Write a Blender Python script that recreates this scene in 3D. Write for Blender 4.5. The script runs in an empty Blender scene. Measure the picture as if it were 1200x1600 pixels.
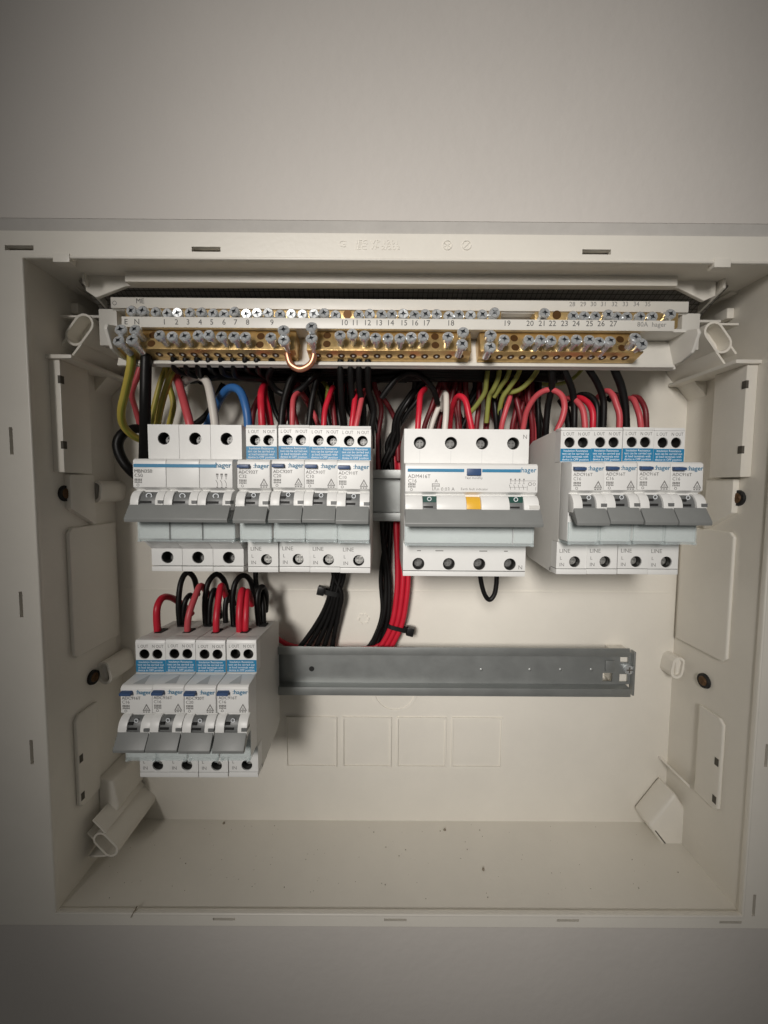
import bpy, bmesh, math, random
from mathutils import Vector, Matrix
random.seed(7)
S = bpy.context.scene
COL = S.collection
MM = 0.001                      # all builder numbers are millimetres, depth d is measured from the rail towards the room

# ------------------------------------------------------------------ camera
CX, CZ, CD, F = 131.788, 7.129, 261.714, 600.0
R0 = Vector((0.9999756693, 0.0068507939, -0.0013143328))
R1 = Vector((-0.0067528908, 0.9979362296, 0.0638567160))
R2 = Vector((0.0017490895, -0.0638462868, 0.9979582117))
cam_d = bpy.data.cameras.new('camera')
cam = bpy.data.objects.new('camera', cam_d)
COL.objects.link(cam)
S.camera = cam
cam_d.sensor_fit = 'VERTICAL'
cam_d.sensor_height = 32.0
cam_d.lens = F / 1600 * 32.0
cam_d.clip_start = 0.01
cam_d.clip_end = 20
rt, up, fw = [Vector((r.x, r.z, r.y)) for r in (R0, R1, R2)]
m3 = Matrix((rt, up, -fw)).transposed().to_4x4()
m3.translation = Vector((CX, -CD, CZ)) * MM
cam.matrix_world = m3

def at(px, py, d):
    """millimetre point of the place seen at photo pixel (px, py) at depth d in front of the rail plane"""
    k = Vector(((px - 600) / F, (800 - py) / F, 1.0))
    v = R0 * k.x + R1 * k.y + R2 * k.z
    t = (CD - d) / v.z
    return Vector((CX + v.x * t, -d, CZ + v.y * t))

# ------------------------------------------------------------------ world, lamps, exposure
W = bpy.data.worlds.new('World')
S.world = W
W.use_nodes = True
bg = W.node_tree.nodes['Background']
bg.inputs[0].default_value = (1.0, 0.96, 0.90, 1)
bg.inputs[1].default_value = 0.075

def lamp(name, typ, loc, target, energy, color, **kw):
    l = bpy.data.lights.new(name, typ)
    l.energy = energy
    l.color = color
    for k, v in kw.items():
        setattr(l, k, v)
    o = bpy.data.objects.new(name, l)
    COL.objects.link(o)
    o.location = Vector(loc)
    o.rotation_euler = (Vector(target) - Vector(loc)).to_track_quat('-Z', 'Y').to_euler()
    return o

key = lamp('room_lamp', 'SPOT', (-0.10, -1.02, 0.30), (0.180, 0.0, 0.006), 67.0, (1.0, 0.952, 0.895),
           spot_size=math.radians(40), spot_blend=1.0, shadow_soft_size=0.19)
key.scale = (0.49, 0.92, 1.0)

S.view_settings.view_transform = 'Standard'
S.view_settings.look = 'None'
S.view_settings.exposure = 0.0
S.view_settings.gamma = 1.0
S.view_settings.use_curve_mapping = False
S.render.engine = 'CYCLES'

# ------------------------------------------------------------------ materials
def mat(name, color, rough=0.45, metal=0.0, bump=0.0, bscale=600.0, vary=0.0, vscale=40.0, spec=0.5, sss=0.0):
    m = bpy.data.materials.new(name)
    m.use_nodes = True
    nt = m.node_tree
    b = nt.nodes['Principled BSDF']
    b.inputs['Base Color'].default_value = (*color, 1)
    b.inputs['Roughness'].default_value = rough
    b.inputs['Metallic'].default_value = metal
    b.inputs['Specular IOR Level'].default_value = spec
    tc = nt.nodes.new('ShaderNodeTexCoord')
    if vary > 0:
        n = nt.nodes.new('ShaderNodeTexNoise')
        n.inputs['Scale'].default_value = vscale
        n.inputs['Detail'].default_value = 6
        n.inputs['Roughness'].default_value = 0.65
        nt.links.new(tc.outputs['Object'], n.inputs['Vector'])
        r = nt.nodes.new('ShaderNodeValToRGB')
        r.color_ramp.elements[0].position = 0.3
        r.color_ramp.elements[1].position = 0.7
        r.color_ramp.elements[0].color = (*[c * (1 - vary) for c in color], 1)
        r.color_ramp.elements[1].color = (*[min(1, c * (1 + vary * 0.5)) for c in color], 1)
        nt.links.new(n.outputs['Fac'], r.inputs['Fac'])
        nt.links.new(r.outputs['Color'], b.inputs['Base Color'])
        rr = nt.nodes.new('ShaderNodeMapRange')
        rr.inputs['To Min'].default_value = max(0.05, rough - 0.1)
        rr.inputs['To Max'].default_value = rough + 0.12
        nt.links.new(n.outputs['Fac'], rr.inputs['Value'])
        nt.links.new(rr.outputs['Result'], b.inputs['Roughness'])
    if bump > 0:
        n2 = nt.nodes.new('ShaderNodeTexNoise')
        n2.inputs['Scale'].default_value = bscale
        n2.inputs['Detail'].default_value = 4
        nt.links.new(tc.outputs['Object'], n2.inputs['Vector'])
        bp = nt.nodes.new('ShaderNodeBump')
        bp.inputs['Strength'].default_value = bump
        bp.inputs['Distance'].default_value = 0.0004
        nt.links.new(n2.outputs['Fac'], bp.inputs['Height'])
        nt.links.new(bp.outputs['Normal'], b.inputs['Normal'])
    return m

MAT = {}
MAT['wall'] = mat('wall_paint', (0.665, 0.632, 0.595), 0.7, bump=0.9, bscale=170, vary=0.045, vscale=7)
MAT['filler'] = mat('plaster_filler', (0.56, 0.54, 0.51), 0.85, bump=0.8, bscale=180, vary=0.08, vscale=60)
MAT['box'] = mat('enclosure_plastic', (0.85, 0.815, 0.74), 0.36, bump=0.22, bscale=420, vary=0.06, vscale=11)
MAT['case'] = mat('device_plastic', (0.81, 0.81, 0.795), 0.38, bump=0.06, bscale=1500, vary=0.03, vscale=60)
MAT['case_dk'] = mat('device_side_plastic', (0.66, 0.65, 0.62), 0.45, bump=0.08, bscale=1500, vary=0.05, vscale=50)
MAT['grey'] = mat('grey_lever_plastic', (0.235, 0.243, 0.238), 0.42, bump=0.08, bscale=1600, vary=0.05, vscale=90)
MAT['toggle'] = mat('grey_toggle_plastic', (0.16, 0.165, 0.165), 0.4, vary=0.05, vscale=90)
MAT['green'] = mat('dark_green_flag', (0.015, 0.075, 0.06), 0.4)
MAT['black'] = mat('black_cavity', (0.012, 0.012, 0.012), 0.7)
MAT['blue'] = mat('blue_print', (0.012, 0.215, 0.42), 0.45, vary=0.06, vscale=120)
MAT['blue_line'] = mat('blue_stripe_print', (0.035, 0.22, 0.40), 0.45)
MAT['button'] = mat('blue_button_plastic', (0.04, 0.085, 0.20), 0.4, vary=0.1, vscale=200)
MAT['yellow'] = mat('yellow_indicator', (0.80, 0.46, 0.045), 0.35)
MAT['ink'] = mat('grey_ink', (0.22, 0.215, 0.21), 0.6)
MAT['ink_dk'] = mat('dark_ink', (0.07, 0.07, 0.07), 0.6)
MAT['ink_w'] = mat('white_ink', (0.80, 0.84, 0.88), 0.6)
MAT['ink_b'] = mat('blue_ink', (0.035, 0.20, 0.36), 0.6)
MAT['tray'] = mat('tray_plastic', (0.70, 0.68, 0.63), 0.4, bump=0.06, bscale=1200, vary=0.04, vscale=40)
MAT['brass'] = mat('brass', (0.78, 0.55, 0.25), 0.30, 0.78, bump=0.25, bscale=700, vary=0.22, vscale=110)
MAT['screw'] = mat('zinc_screw', (0.88, 0.91, 0.93), 0.24, 0.72, vary=0.10, vscale=300)
MAT['screw_dk'] = mat('terminal_screw_steel', (0.24, 0.24, 0.235), 0.46, 0.7, vary=0.3, vscale=400)
MAT['screw_md'] = mat('terminal_screw_plated', (0.52, 0.52, 0.50), 0.36, 0.75, vary=0.3, vscale=400)
MAT['rust'] = mat('brown_fixing_screw', (0.15, 0.08, 0.035), 0.5, 0.4, vary=0.4, vscale=400)
MAT['hole'] = mat('brass_hole', (0.10, 0.045, 0.012), 0.5, 0.6)
MAT['rail'] = mat('galvanised_steel', (0.37, 0.385, 0.38), 0.48, 0.75, bump=0.08, bscale=500, vary=0.05, vscale=70)
MAT['copper'] = mat('bare_copper', (0.74, 0.36, 0.23), 0.40, 0.8, vary=0.1, vscale=200)
MAT['tie'] = mat('black_nylon', (0.009, 0.009, 0.009), 0.35)
MAT['w_black'] = mat('black_pvc', (0.006, 0.0055, 0.0055), 0.42, vary=0.2, vscale=120, spec=0.28)
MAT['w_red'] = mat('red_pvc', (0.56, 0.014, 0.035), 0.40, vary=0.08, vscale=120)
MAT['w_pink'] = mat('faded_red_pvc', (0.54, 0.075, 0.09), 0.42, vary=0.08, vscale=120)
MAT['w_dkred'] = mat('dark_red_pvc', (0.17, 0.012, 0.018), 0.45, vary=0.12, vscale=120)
MAT['w_white'] = mat('white_pvc', (0.66, 0.62, 0.57), 0.42, vary=0.06, vscale=120)
MAT['w_blue'] = mat('blue_pvc', (0.03, 0.13, 0.36), 0.40, vary=0.08, vscale=120)
MAT['w_yellow'] = mat('yellow_pvc', (0.50, 0.40, 0.075), 0.42, vary=0.08, vscale=120)
MAT['w_green'] = mat('green_pvc', (0.30, 0.31, 0.05), 0.42, vary=0.08, vscale=120)
MAT['w_lime'] = mat('lime_pvc', (0.30, 0.32, 0.085), 0.42, vary=0.08, vscale=120)
MAT['screw_rc'] = mat('zinc_screw_recess', (0.10, 0.11, 0.12), 0.35, 0.6)
MAT['notch'] = mat('notch_shade', (0.10, 0.09, 0.075), 0.8)  # dark colour standing in for the shade inside notches, slots and recesses
MAT['well'] = mat('terminal_cage_shade', (0.035, 0.034, 0.032), 0.45, 0.3)  # cage metal, carried up the plastic well walls to stand for their shade
MAT['crumb'] = mat('plaster_crumb', (0.30, 0.26, 0.20), 0.8)

def clear_material():
    m = bpy.data.materials.new('clear_window_plastic')
    m.use_nodes = True
    nt = m.node_tree
    b = nt.nodes['Principled BSDF']
    b.inputs['Base Color'].default_value = (0.82, 0.87, 0.88, 1)
    b.inputs['Roughness'].default_value = 0.08
    t = nt.nodes.new('ShaderNodeBsdfTransparent')
    t.inputs[0].default_value = (0.965, 0.985, 0.985, 1)
    mx = nt.nodes.new('ShaderNodeMixShader')
    mx.inputs[0].default_value = 0.24
    nt.links.new(t.outputs[0], mx.inputs[1])
    nt.links.new(b.outputs[0], mx.inputs[2])
    nt.links.new(mx.outputs[0], nt.nodes['Material Output'].inputs[0])
    return m
MAT['clear'] = clear_material()

def mesh_grid_material():
    m = mat('dark_membrane_grid', (0.10, 0.095, 0.088), 0.7)
    nt = m.node_tree
    b = nt.nodes['Principled BSDF']
    tc = nt.nodes.new('ShaderNodeTexCoord')
    br = nt.nodes.new('ShaderNodeTexBrick')
    br.offset = 0.0
    br.inputs['Color1'].default_value = (0.30, 0.285, 0.26, 1)
    br.inputs['Color2'].default_value = (0.26, 0.245, 0.225, 1)
    br.inputs['Mortar'].default_value = (0.10, 0.095, 0.085, 1)
    br.inputs['Scale'].default_value = 330
    br.inputs['Mortar Size'].default_value = 0.09
    br.inputs['Brick Width'].default_value = 1.0
    br.inputs['Row Height'].default_value = 1.0
    nt.links.new(tc.outputs['Object'], br.inputs['Vector'])
    nt.links.new(br.outputs['Color'], b.inputs['Base Color'])
    bp = nt.nodes.new('ShaderNodeBump')
    bp.inputs['Distance'].default_value = 0.001
    nt.links.new(br.outputs['Fac'], bp.inputs['Height'])
    bp.invert = True
    nt.links.new(bp.outputs['Normal'], b.inputs['Normal'])
    return m
MAT['grid'] = mesh_grid_material()

# ------------------------------------------------------------------ builders
class MB:
    def __init__(s):
        s.v = []; s.f = []; s.mi = []
    def add(s, vs, fs, mi=0):
        o = len(s.v)
        s.v += [Vector(v) for v in vs]
        s.f += [tuple(i + o for i in f) for f in fs]
        s.mi += [mi] * len(fs)
        return s
    def box(s, x0, x1, d0, d1, z0, z1):           # d = depth towards the room
        y0, y1 = -max(d0, d1), -min(d0, d1)
        x0, x1 = min(x0, x1), max(x0, x1); z0, z1 = min(z0, z1), max(z0, z1)
        v = [(x, y, z) for x in (x0, x1) for y in (y0, y1) for z in (z0, z1)]
        return s.add(v, [(0, 1, 3, 2), (4, 6, 7, 5), (0, 4, 5, 1), (2, 3, 7, 6), (0, 2, 6, 4), (1, 5, 7, 3)])
    def prof(s, pts, x0, x1):                     # pts (d, z), extruded along x
        n = len(pts)
        a = sum(pts[i][0] * pts[(i + 1) % n][1] - pts[(i + 1) % n][0] * pts[i][1] for i in range(n))
        if a < 0: pts = pts[::-1]
        v = [(x0, -d, z) for d, z in pts] + [(x1, -d, z) for d, z in pts]
        fs = [tuple(range(n)), tuple(range(2 * n - 1, n - 1, -1))]
        fs += [(i, i + n, (i + 1) % n + n, (i + 1) % n) for i in range(n)]
        return s.add(v, fs)
    def poly(s, pts, d0, d1):                     # pts (x, z), extruded along depth
        n = len(pts)
        v = [(x, -d1, z) for x, z in pts] + [(x, -d0, z) for x, z in pts]
        fs = [tuple(range(n)), tuple(range(2 * n - 1, n - 1, -1))]
        fs += [(i + n, (i + 1) % n + n, (i + 1) % n, i) for i in range(n)]
        return s.add(v, fs)
    def ring(s, outer, inner, d0, d1, floor=None):   # outline with a hole, same count, (x, z)
        n = len(outer)
        v = [(x, -d1, z) for x, z in outer] + [(x, -d1, z) for x, z in inner]
        v += [(x, -d0, z) for x, z in outer] + [(x, -(d0 if floor is None else floor), z) for x, z in inner]
        fs = []
        for i in range(n):
            j = (i + 1) % n
            fs += [(i, j, n + j, n + i), (2 * n + j, 2 * n + i, 3 * n + i, 3 * n + j), (i, 2 * n + i, 2 * n + j, j), (n + j, 3 * n + j, 3 * n + i, n + i)]
        if floor is not None:
            fs = [f for k, f in enumerate(fs) if k % 4 != 1]
            fs.append(tuple(3 * n + i for i in range(n)))
        return s.add(v, fs)
    def cyl(s, p0, p1, r0, r1=None, n=14, caps=True):
        if r1 is None: r1 = r0
        p0, p1 = Vector(p0), Vector(p1)
        q = (p1 - p0).to_track_quat('Z', 'Y')
        v = []
        for p, r in ((p0, r0), (p1, r1)):
            v += [p + q @ Vector((r * math.cos(2 * math.pi * i / n), r * math.sin(2 * math.pi * i / n), 0)) for i in range(n)]
        fs = [(i, (i + 1) % n, (i + 1) % n + n, i + n) for i in range(n)]
        if caps: fs += [tuple(range(n - 1, -1, -1)), tuple(range(n, 2 * n))]
        return s.add(v, fs)
    def tube(s, pts, r, n=10, stripe=None):
        pts = [Vector(p) for p in pts]
        rings = []
        t0 = (pts[1] - pts[0]).normalized()
        ref = t0.orthogonal().normalized()
        prev = t0
        for i, p in enumerate(pts):
            t = (pts[min(i + 1, len(pts) - 1)] - pts[max(i - 1, 0)]).normalized()
            ref = prev.rotation_difference(t) @ ref
            ref = (ref - t * ref.dot(t)).normalized()
            prev = t
            b = t.cross(ref)
            rings.append([p + (ref * math.cos(2 * math.pi * k / n) + b * math.sin(2 * math.pi * k / n)) * r for k in range(n)])
        o = len(s.v)
        for g in rings: s.v += g
        for i in range(len(rings) - 1):
            for k in range(n):
                s.f.append((o + i * n + k, o + i * n + (k + 1) % n, o + (i + 1) * n + (k + 1) % n, o + (i + 1) * n + k))
                s.mi.append(1 if stripe and k in stripe else 0)
        s.f.append(tuple(o + k for k in range(n - 1, -1, -1))); s.mi.append(0)
        e = o + (len(rings) - 1) * n
        s.f.append(tuple(e + k for k in range(n))); s.mi.append(0)
        return s
    def mesh(s, name, bevel=0.0, seg=2, angle=35, smooth=True):
        me = bpy.data.meshes.new(name)
        me.from_pydata([v * MM for v in s.v], [], s.f)
        for p, i in zip(me.polygons, s.mi): p.material_index = i
        bm = bmesh.new(); bm.from_mesh(me)
        bmesh.ops.recalc_face_normals(bm, faces=bm.faces)
        if bevel > 0:
            ed = [e for e in bm.edges if len(e.link_faces) == 2 and e.calc_face_angle(0) > math.radians(angle)]
            bmesh.ops.bevel(bm, geom=ed, offset=bevel * MM, segments=seg, profile=0.6, affect='EDGES', clamp_overlap=True)
        bm.to_mesh(me); bm.free()
        if smooth:
            me.shade_smooth()
            me.set_sharp_from_angle(angle=math.radians(40))
        return me
    def build(s, name, m, parent=None, bevel=0.0, seg=2, angle=35, smooth=True):
        return put(name, s.mesh(name, bevel, seg, angle, smooth), m, parent)

def put(name, me, m, parent=None, loc=None):
    ms = m if isinstance(m, (list, tuple)) else [m]
    if len(me.materials) == 0:
        for k in ms: me.materials.append(MAT[k])
    o = bpy.data.objects.new(name, me)
    COL.objects.link(o)
    if parent is not None: o.parent = parent
    if loc is not None: o.location = Vector(loc) * MM
    return o

def tag(o, label, cat, group=None, kind=None):
    if label: o['label'] = label
    if cat: o['category'] = cat
    if group: o['group'] = group
    if kind: o['kind'] = kind
    return o

def thing(name, label, cat, loc=(0, 0, 0), group=None):
    o = bpy.data.objects.new(name, None)
    o.empty_display_size = 0.01
    COL.objects.link(o)
    o.location = Vector(loc) * MM
    return tag(o, label, cat, group)

def copy_tree(o, parent=None):
    c = o.copy(); COL.objects.link(c); c.parent = parent
    for ch in list(o.children): copy_tree(ch, c)
    return c

def circle(cx, cz, r, n=20, a0=0):
    return [(cx + r * math.cos(a0 + 2 * math.pi * i / n), cz + r * math.sin(a0 + 2 * math.pi * i / n)) for i in range(n)]

def stadium(cx, cz, length, r, ang, n=8):
    """rounded slot outline; ang = direction of the long axis"""
    h = length / 2 - r
    pts = []
    for sgn, base in ((1, -math.pi / 2), (-1, math.pi / 2)):
        for i in range(n + 1):
            a = base + math.pi * i / n
            pts.append((sgn * h + r * math.cos(a), r * math.sin(a)))
    c, s = math.cos(ang), math.sin(ang)
    return [(cx + x * c - z * s, cz + x * s + z * c) for x, z in pts]

def holed_plate(mb, x0, x1, z0, z1, d0, d1, holes, r, floor, n=24):
    """front plate d1 split into one cell per hole (holes share one row), each hole a cup down to floor"""
    xs = [x0] + [(holes[i][0] + holes[i + 1][0]) / 2 for i in range(len(holes) - 1)] + [x1]
    for i, (hx, hz) in enumerate(holes):
        a, b = xs[i], xs[i + 1]
        out = []
        for k in range(n):
            t = 2 * math.pi * (k + 0.5) / n
            c, s_ = math.cos(t), math.sin(t)
            lim = min(((b - hx) / c if c > 0 else (a - hx) / c) if abs(c) > 1e-6 else 1e9,
                      ((z1 - hz) / s_ if s_ > 0 else (z0 - hz) / s_) if abs(s_) > 1e-6 else 1e9)
            out.append((hx + c * lim, hz + s_ * lim))
        # snap nearest outline points to the four corners
        for cxz in ((a, z0), (a, z1), (b, z0), (b, z1)):
            k = min(range(n), key=lambda q: (out[q][0] - cxz[0]) ** 2 + (out[q][1] - cxz[1]) ** 2)
            out[k] = cxz
        inn = [(hx + r * math.cos(2 * math.pi * (k + 0.5) / n), hz + r * math.sin(2 * math.pi * (k + 0.5) / n)) for k in range(n)]
        v = [(x, -d1, z) for x, z in out] + [(x, -d1, z) for x, z in inn] + [(x, -(floor), z) for x, z in inn]
        fs = []
        for k in range(n):
            j = (k + 1) % n
            fs += [(k, j, n + j, n + k), (n + k, n + j, 2 * n + j, 2 * n + k)]
        mb.add(v, fs)
    # rim walls
    v = [(x, -d, z) for d in (d0, d1) for x, z in ((x0, z0), (x1, z0), (x1, z1), (x0, z1))]
    mb.add(v, [(0, 1, 5, 4), (1, 2, 6, 5), (2, 3, 7, 6), (3, 0, 4, 7)])
    return mb

TXT = {}
def text_mesh(s, size, align='LEFT', spacing=1.0, sx=1.0, bold=0.0):
    key = (s, size, align, spacing, sx, bold)
    if key in TXT: return TXT[key]
    cu = bpy.data.curves.new('lettering', 'FONT')
    cu.body = s; cu.size = size * 1.38; cu.align_x = align; cu.space_line = spacing; cu.resolution_u = 2
    cu.offset = bold
    o = bpy.data.objects.new('lettering', cu)
    COL.objects.link(o)
    bpy.context.view_layer.update()
    me = bpy.data.meshes.new_from_object(o.evaluated_get(bpy.context.evaluated_depsgraph_get()))
    bpy.data.objects.remove(o); bpy.data.curves.remove(cu)
    for v in me.vertices:
        v.co = Vector((v.co.x * sx, 0.0, v.co.y)) * MM
    me.materials.clear()
    me.name = 'lettering'
    TXT[key] = me
    return me

def text(name, s, size, x, d, z, m, parent, align='LEFT', spacing=1.0, sx=1.0, bold=0.0):
    me = text_mesh(s, size, align, spacing, sx, bold)
    if len(me.materials) and me.materials[0] != MAT[m]:
        me = me.copy(); me.materials.clear()
    return put(name, me, m, parent, (x, -d - 0.06, z))

# ------------------------------------------------------------------ setting: wall with the opening for the box
XL, XR, ZB, ZT, DF, DB = -64.5, 351.0, -250.5, 130.2, 46.0, -20.0
HX0, HX1, HZ0, HZ1 = -100.0, 390.0, -258.0, 150.0
w = MB()
BIG = 1500
for a in ((-BIG, BIG, HZ1, BIG), (-BIG, BIG, -BIG, HZ0), (-BIG, HX0, HZ0, HZ1), (HX1, BIG, HZ0, HZ1)):
    w.box(a[0], a[1], DF - 12, DF, a[2], a[3])
wall = w.build('wall', 'wall', smooth=False)
tag(wall, None, None, kind='structure')
f = MB()
f.prof([(DF - 8, 143.0), (DF - 1.0, 143.0), (DF - 0.12, HZ1 + 1), (DF - 8, HZ1 + 1)], HX0, HX1)
o = f.build('plaster_filler', 'filler', wall, smooth=False)

# ------------------------------------------------------------------ enclosure
enc = thing('flush_enclosure', 'cream plastic recessed distribution board box, cover removed, set in the wall', 'enclosure', (143, 20, ZB))
enc_off = Vector((143, 20, ZB))
class EB(MB):
    def build(s, name, m='box', parent=None, **k):
        for v in s.v: v -= enc_off
        return MB.build(s, name, m, parent or enc, **k)
EB().box(XL - 2, XR + 2, DB - 2, DB, ZB - 2, ZT + 2).build('back_panel', bevel=0.2)
EB().box(XL - 2, XL, DB, DF - 3, ZB - 2, ZT + 2).build('side_wall')
EB().box(XR, XR + 2, DB, DF - 3, ZB - 2, ZT + 2).build('side_wall')
EB().box(XL, XR, DB, DF - 3, ZB - 2, ZB).build('floor_wall')
EB().box(XL, XR, DB, DF - 3, ZT, ZT + 2).build('ceiling_wall')

def slot_strip(horizontal, a0, a1, b0, b1, slots, ln, wd):
    """flange strip with through slots; a along the strip, b across; slots = positions along"""
    mb = EB()
    cur = a0
    sl = sorted(slots)
    def bx(p0, p1, q0, q1):
        if horizontal: mb.box(p0, p1, DF - 3, DF, q0, q1)
        else: mb.box(q0, q1, DF - 3, DF, p0, p1)
    for (p, c) in sl:
        bx(cur, p - ln / 2, b0, b1)
        bx(p - ln / 2, p + ln / 2, b0, c - wd / 2)
        bx(p - ln / 2, p + ln / 2, c + wd / 2, b1)
        cur = p + ln / 2
    bx(cur, a1, b0, b1)
    return mb
slot_strip(True, HX0 + 1, HX1 - 1, ZT, 143.4, [(-65.3, 133.6 + 1.0), (35.3, 134.6), (246, 134.8)], 15.5, 2.6).build('rim_flange', smooth=False)
slot_strip(True, HX0 + 1, HX1 - 1, HZ0 + .1, ZB, [(37.3, -253.6), (140.8, -253.5), (245, -253.3), (343.5, -254)], 13.5, 1.6).build('rim_flange', smooth=False)
slot_strip(False, ZB, ZT, HX0 + 1, XL, [(31.5, -75.2), (-61, -74.7), (-149, -73.2)], 15, 2.0).build('rim_flange', smooth=False)
slot_strip(False, ZB, ZT, XR, HX1 - 1, [(31, 358.5), (-61, 358), (-148.5, 357.8), (-243, 357)], 14, 1.8).build('rim_flange', smooth=False)
# dark cavity behind the slots
EB().box(HX0 + 1, HX1 - 1, DF - 9, DF - 7, ZT + 2.2, 143).build('rim_back')
# rounded lip round the mouth
EB().box(XL, XR, DF - 3.0, DF + 0.4, ZT - 1.0, ZT + 0.6).build('mouth_lip', bevel=0.8, seg=3)
EB().box(XL, XR, DF - 3.0, DF + 0.4, ZB - 0.8, ZB + 0.9).build('mouth_lip', bevel=0.8, seg=3)
EB().box(XL - 0.6, XL + 1.0, DF - 3.0, DF + 0.4, ZB, ZT).build('mouth_lip', bevel=0.8, seg=3)
EB().box(XR - 1.0, XR + 0.6, DF - 3.0, DF + 0.4, ZB, ZT).build('mouth_lip', bevel=0.8, seg=3)
for px in (97, 1128):
    p = at(px, 408, DF)
    EB().box(p.x - 4.5, p.x + 4.5, DF - 4, DF + 0.7, ZT - 3.2, ZT + 1.5).build('cover_catch', bevel=0.4)

def P2(px, py, d):
    v = at(px, py, d); return (v.x, v.z)
# embossed marking on the top flange (worn and hardly legible)
def etext(s, size, px, py, **k):
    p = at(px, py, DF) - enc_off
    o = text('embossed_lettering', s, size, p.x, DF + enc_off.y, p.z, 'box', enc, **k)
    sol = o.modifiers.new('relief', 'SOLIDIFY'); sol.thickness = 0.0003; sol.offset = 0
    return o
etext('IEC VP 1201\nIEC VP 2/203', 2.2, 590, 381.5, align='CENTER', spacing=0.95, sx=1.5)
etext('G', 3.6, 535, 386, align='CENTER', sx=1.3)
for px in (699, 729):
    p = at(px, 383, DF)
    EB().ring(circle(p.x, p.z, 2.6), circle(p.x, p.z, 2.1), DF - 0.2, DF + 0.35).build('embossed_mark')
    mb = EB()
    if px < 710:
        for a in range(3):
            t = a * math.pi / 3 + 0.5
            mb.poly([(p.x + math.cos(t) * 1.9 - math.sin(t) * .2, p.z + math.sin(t) * 1.9 + math.cos(t) * .2), (p.x - math.cos(t) * 1.9 - math.sin(t) * .2, p.z - math.sin(t) * 1.9 + math.cos(t) * .2),
                     (p.x - math.cos(t) * 1.9 + math.sin(t) * .2, p.z - math.sin(t) * 1.9 - math.cos(t) * .2), (p.x + math.cos(t) * 1.9 + math.sin(t) * .2, p.z + math.sin(t) * 1.9 - math.cos(t) * .2)], DF - .2, DF + .2 + .05 * a)
    else:
        mb.poly([(p.x - 1.6, p.z - 1.2), (p.x - 1.2, p.z - 1.6), (p.x + 1.6, p.z + 1.2), (p.x + 1.2, p.z + 1.6)], DF - .2, DF + .3)
    mb.build('embossed_mark')

# cable entry at the top: hanging bar with flared ends, dark membrane behind it
d = 27
top = ZT + 0.5
pl = [P2(150, 465, d), P2(196, 447, d), P2(1060, 450, d), P2(1100, 470, d), P2(1118, 462, d)]
pr = [(pl[4][0], top), (pl[0][0] - 6, top), (pl[0][0] - 6, pl[0][1] + 4)]
EB().poly([pl[0], pl[1], pl[2], pl[3], pl[4]] + pr, d - 2.5, d).build('entry_bar', bevel=0.5)
b0 = P2(196, 427, d + 4); b1 = P2(1058, 427, d + 4)
EB().box(b0[0], b1[0], d, d + 5, pl[1][1], b0[1] + 1.0).build('entry_bar_face', bevel=0.6)
EB().prof([(d - 2.6, ZT - 1), (DB + 1, ZT - 1), (DB + 1, 108), (DB + 2, 108), (d - 2.6, ZT - 2)], XL + 14, XR - 14).build('cable_membrane', 'grid', smooth=False)
for sx in (1, -1):
    def X(x, sx=sx): return x if sx == 1 else XL + XR - x
    q = [P2(128, 430, 30), P2(132, 453, 22), P2(157, 470, 18)]
    mb = EB().prof([(30, q[0][1] + 6), (30, q[1][1]), (12, q[2][1] - 2), (12, q[0][1] + 6)], X(q[0][0]), X(q[0][0]) + 1.6 * sx)
    mb.build('entry_rib', bevel=0.3)
    for (a, dd) in (((103, 447), 16), ((107, 487), 14)):
        p = at(*a, dd)
        EB().box(X(XL), X(p.x + 6), dd - 10, dd, p.z - 1.0, p.z + 5.5).build('wall_rib', bevel=0.9)

# corner towers: slanted oblong tubes standing off the back panel
def tower(px, py, ang, ln=21, r=6.0, dtop=22, tails=(), flip=False):
    c = at(px, py, dtop)
    cx = c.x
    t = EB()
    t.ring(stadium(cx, c.z, ln, r, ang), stadium(cx, c.z, ln - 2.6, r - 1.3, ang), DB, dtop, floor=dtop - 9)
    o = t.build('corner_tower')
    ca, sa = math.cos(ang), math.sin(ang)
    for (u, v_, l, a2) in tails:      # offset along / across, length, extra angle
        bx_, bz_ = cx + u * ca - v_ * sa, c.z + u * sa + v_ * ca
        a3 = ang + a2
        c3, s3 = math.cos(a3), math.sin(a3)
        pts = [(bx_ - s3 * .65, bz_ + c3 * .65), (bx_ + s3 * .65, bz_ - c3 * .65), (bx_ + l * c3 + s3 * .65, bz_ + l * s3 - c3 * .65), (bx_ + l * c3 - s3 * .65, bz_ + l * s3 + c3 * .65)]
        EB().poly(pts, DB + .5, dtop - .2).build('corner_rib', bevel=0.2)
A = math.radians(52)
tower(124, 515, A, tails=((-6, -5.4, 13, math.pi), (6, 5.2, 12, math.radians(128)), (-9, 3.5, 6, math.pi)))
tower(1122, 527, math.pi - A, tails=((-6, 5.4, 13, math.pi), (6, -5.2, 12, -math.radians(128)), (-9, -3.5, 6, math.pi)))
tower(165, 1320, -math.radians(48), ln=19.5, r=5.0, tails=((-6, 5.4, 12, math.pi), (-8, -3.5, 6, math.pi), (6, -5.2, 12, -math.radians(128))))
dp = [P2(1014, 1292, -2), P2(1053, 1344, -2), P2(1096, 1303, -2), P2(1056, 1240, -2)]
wb = [(XL + .1, P2(0, 1215, 8)[1]), (XL + .1, P2(0, 1298, 8)[1]), P2(160, 1304, 8), P2(186, 1262, 8), P2(176, 1222, 8)]
EB().poly(wb, DB, 8).build('corner_web', bevel=2.0, seg=3)
EB().poly(dp, DB, -2).build('corner_tower', bevel=2.6, seg=3)
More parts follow.
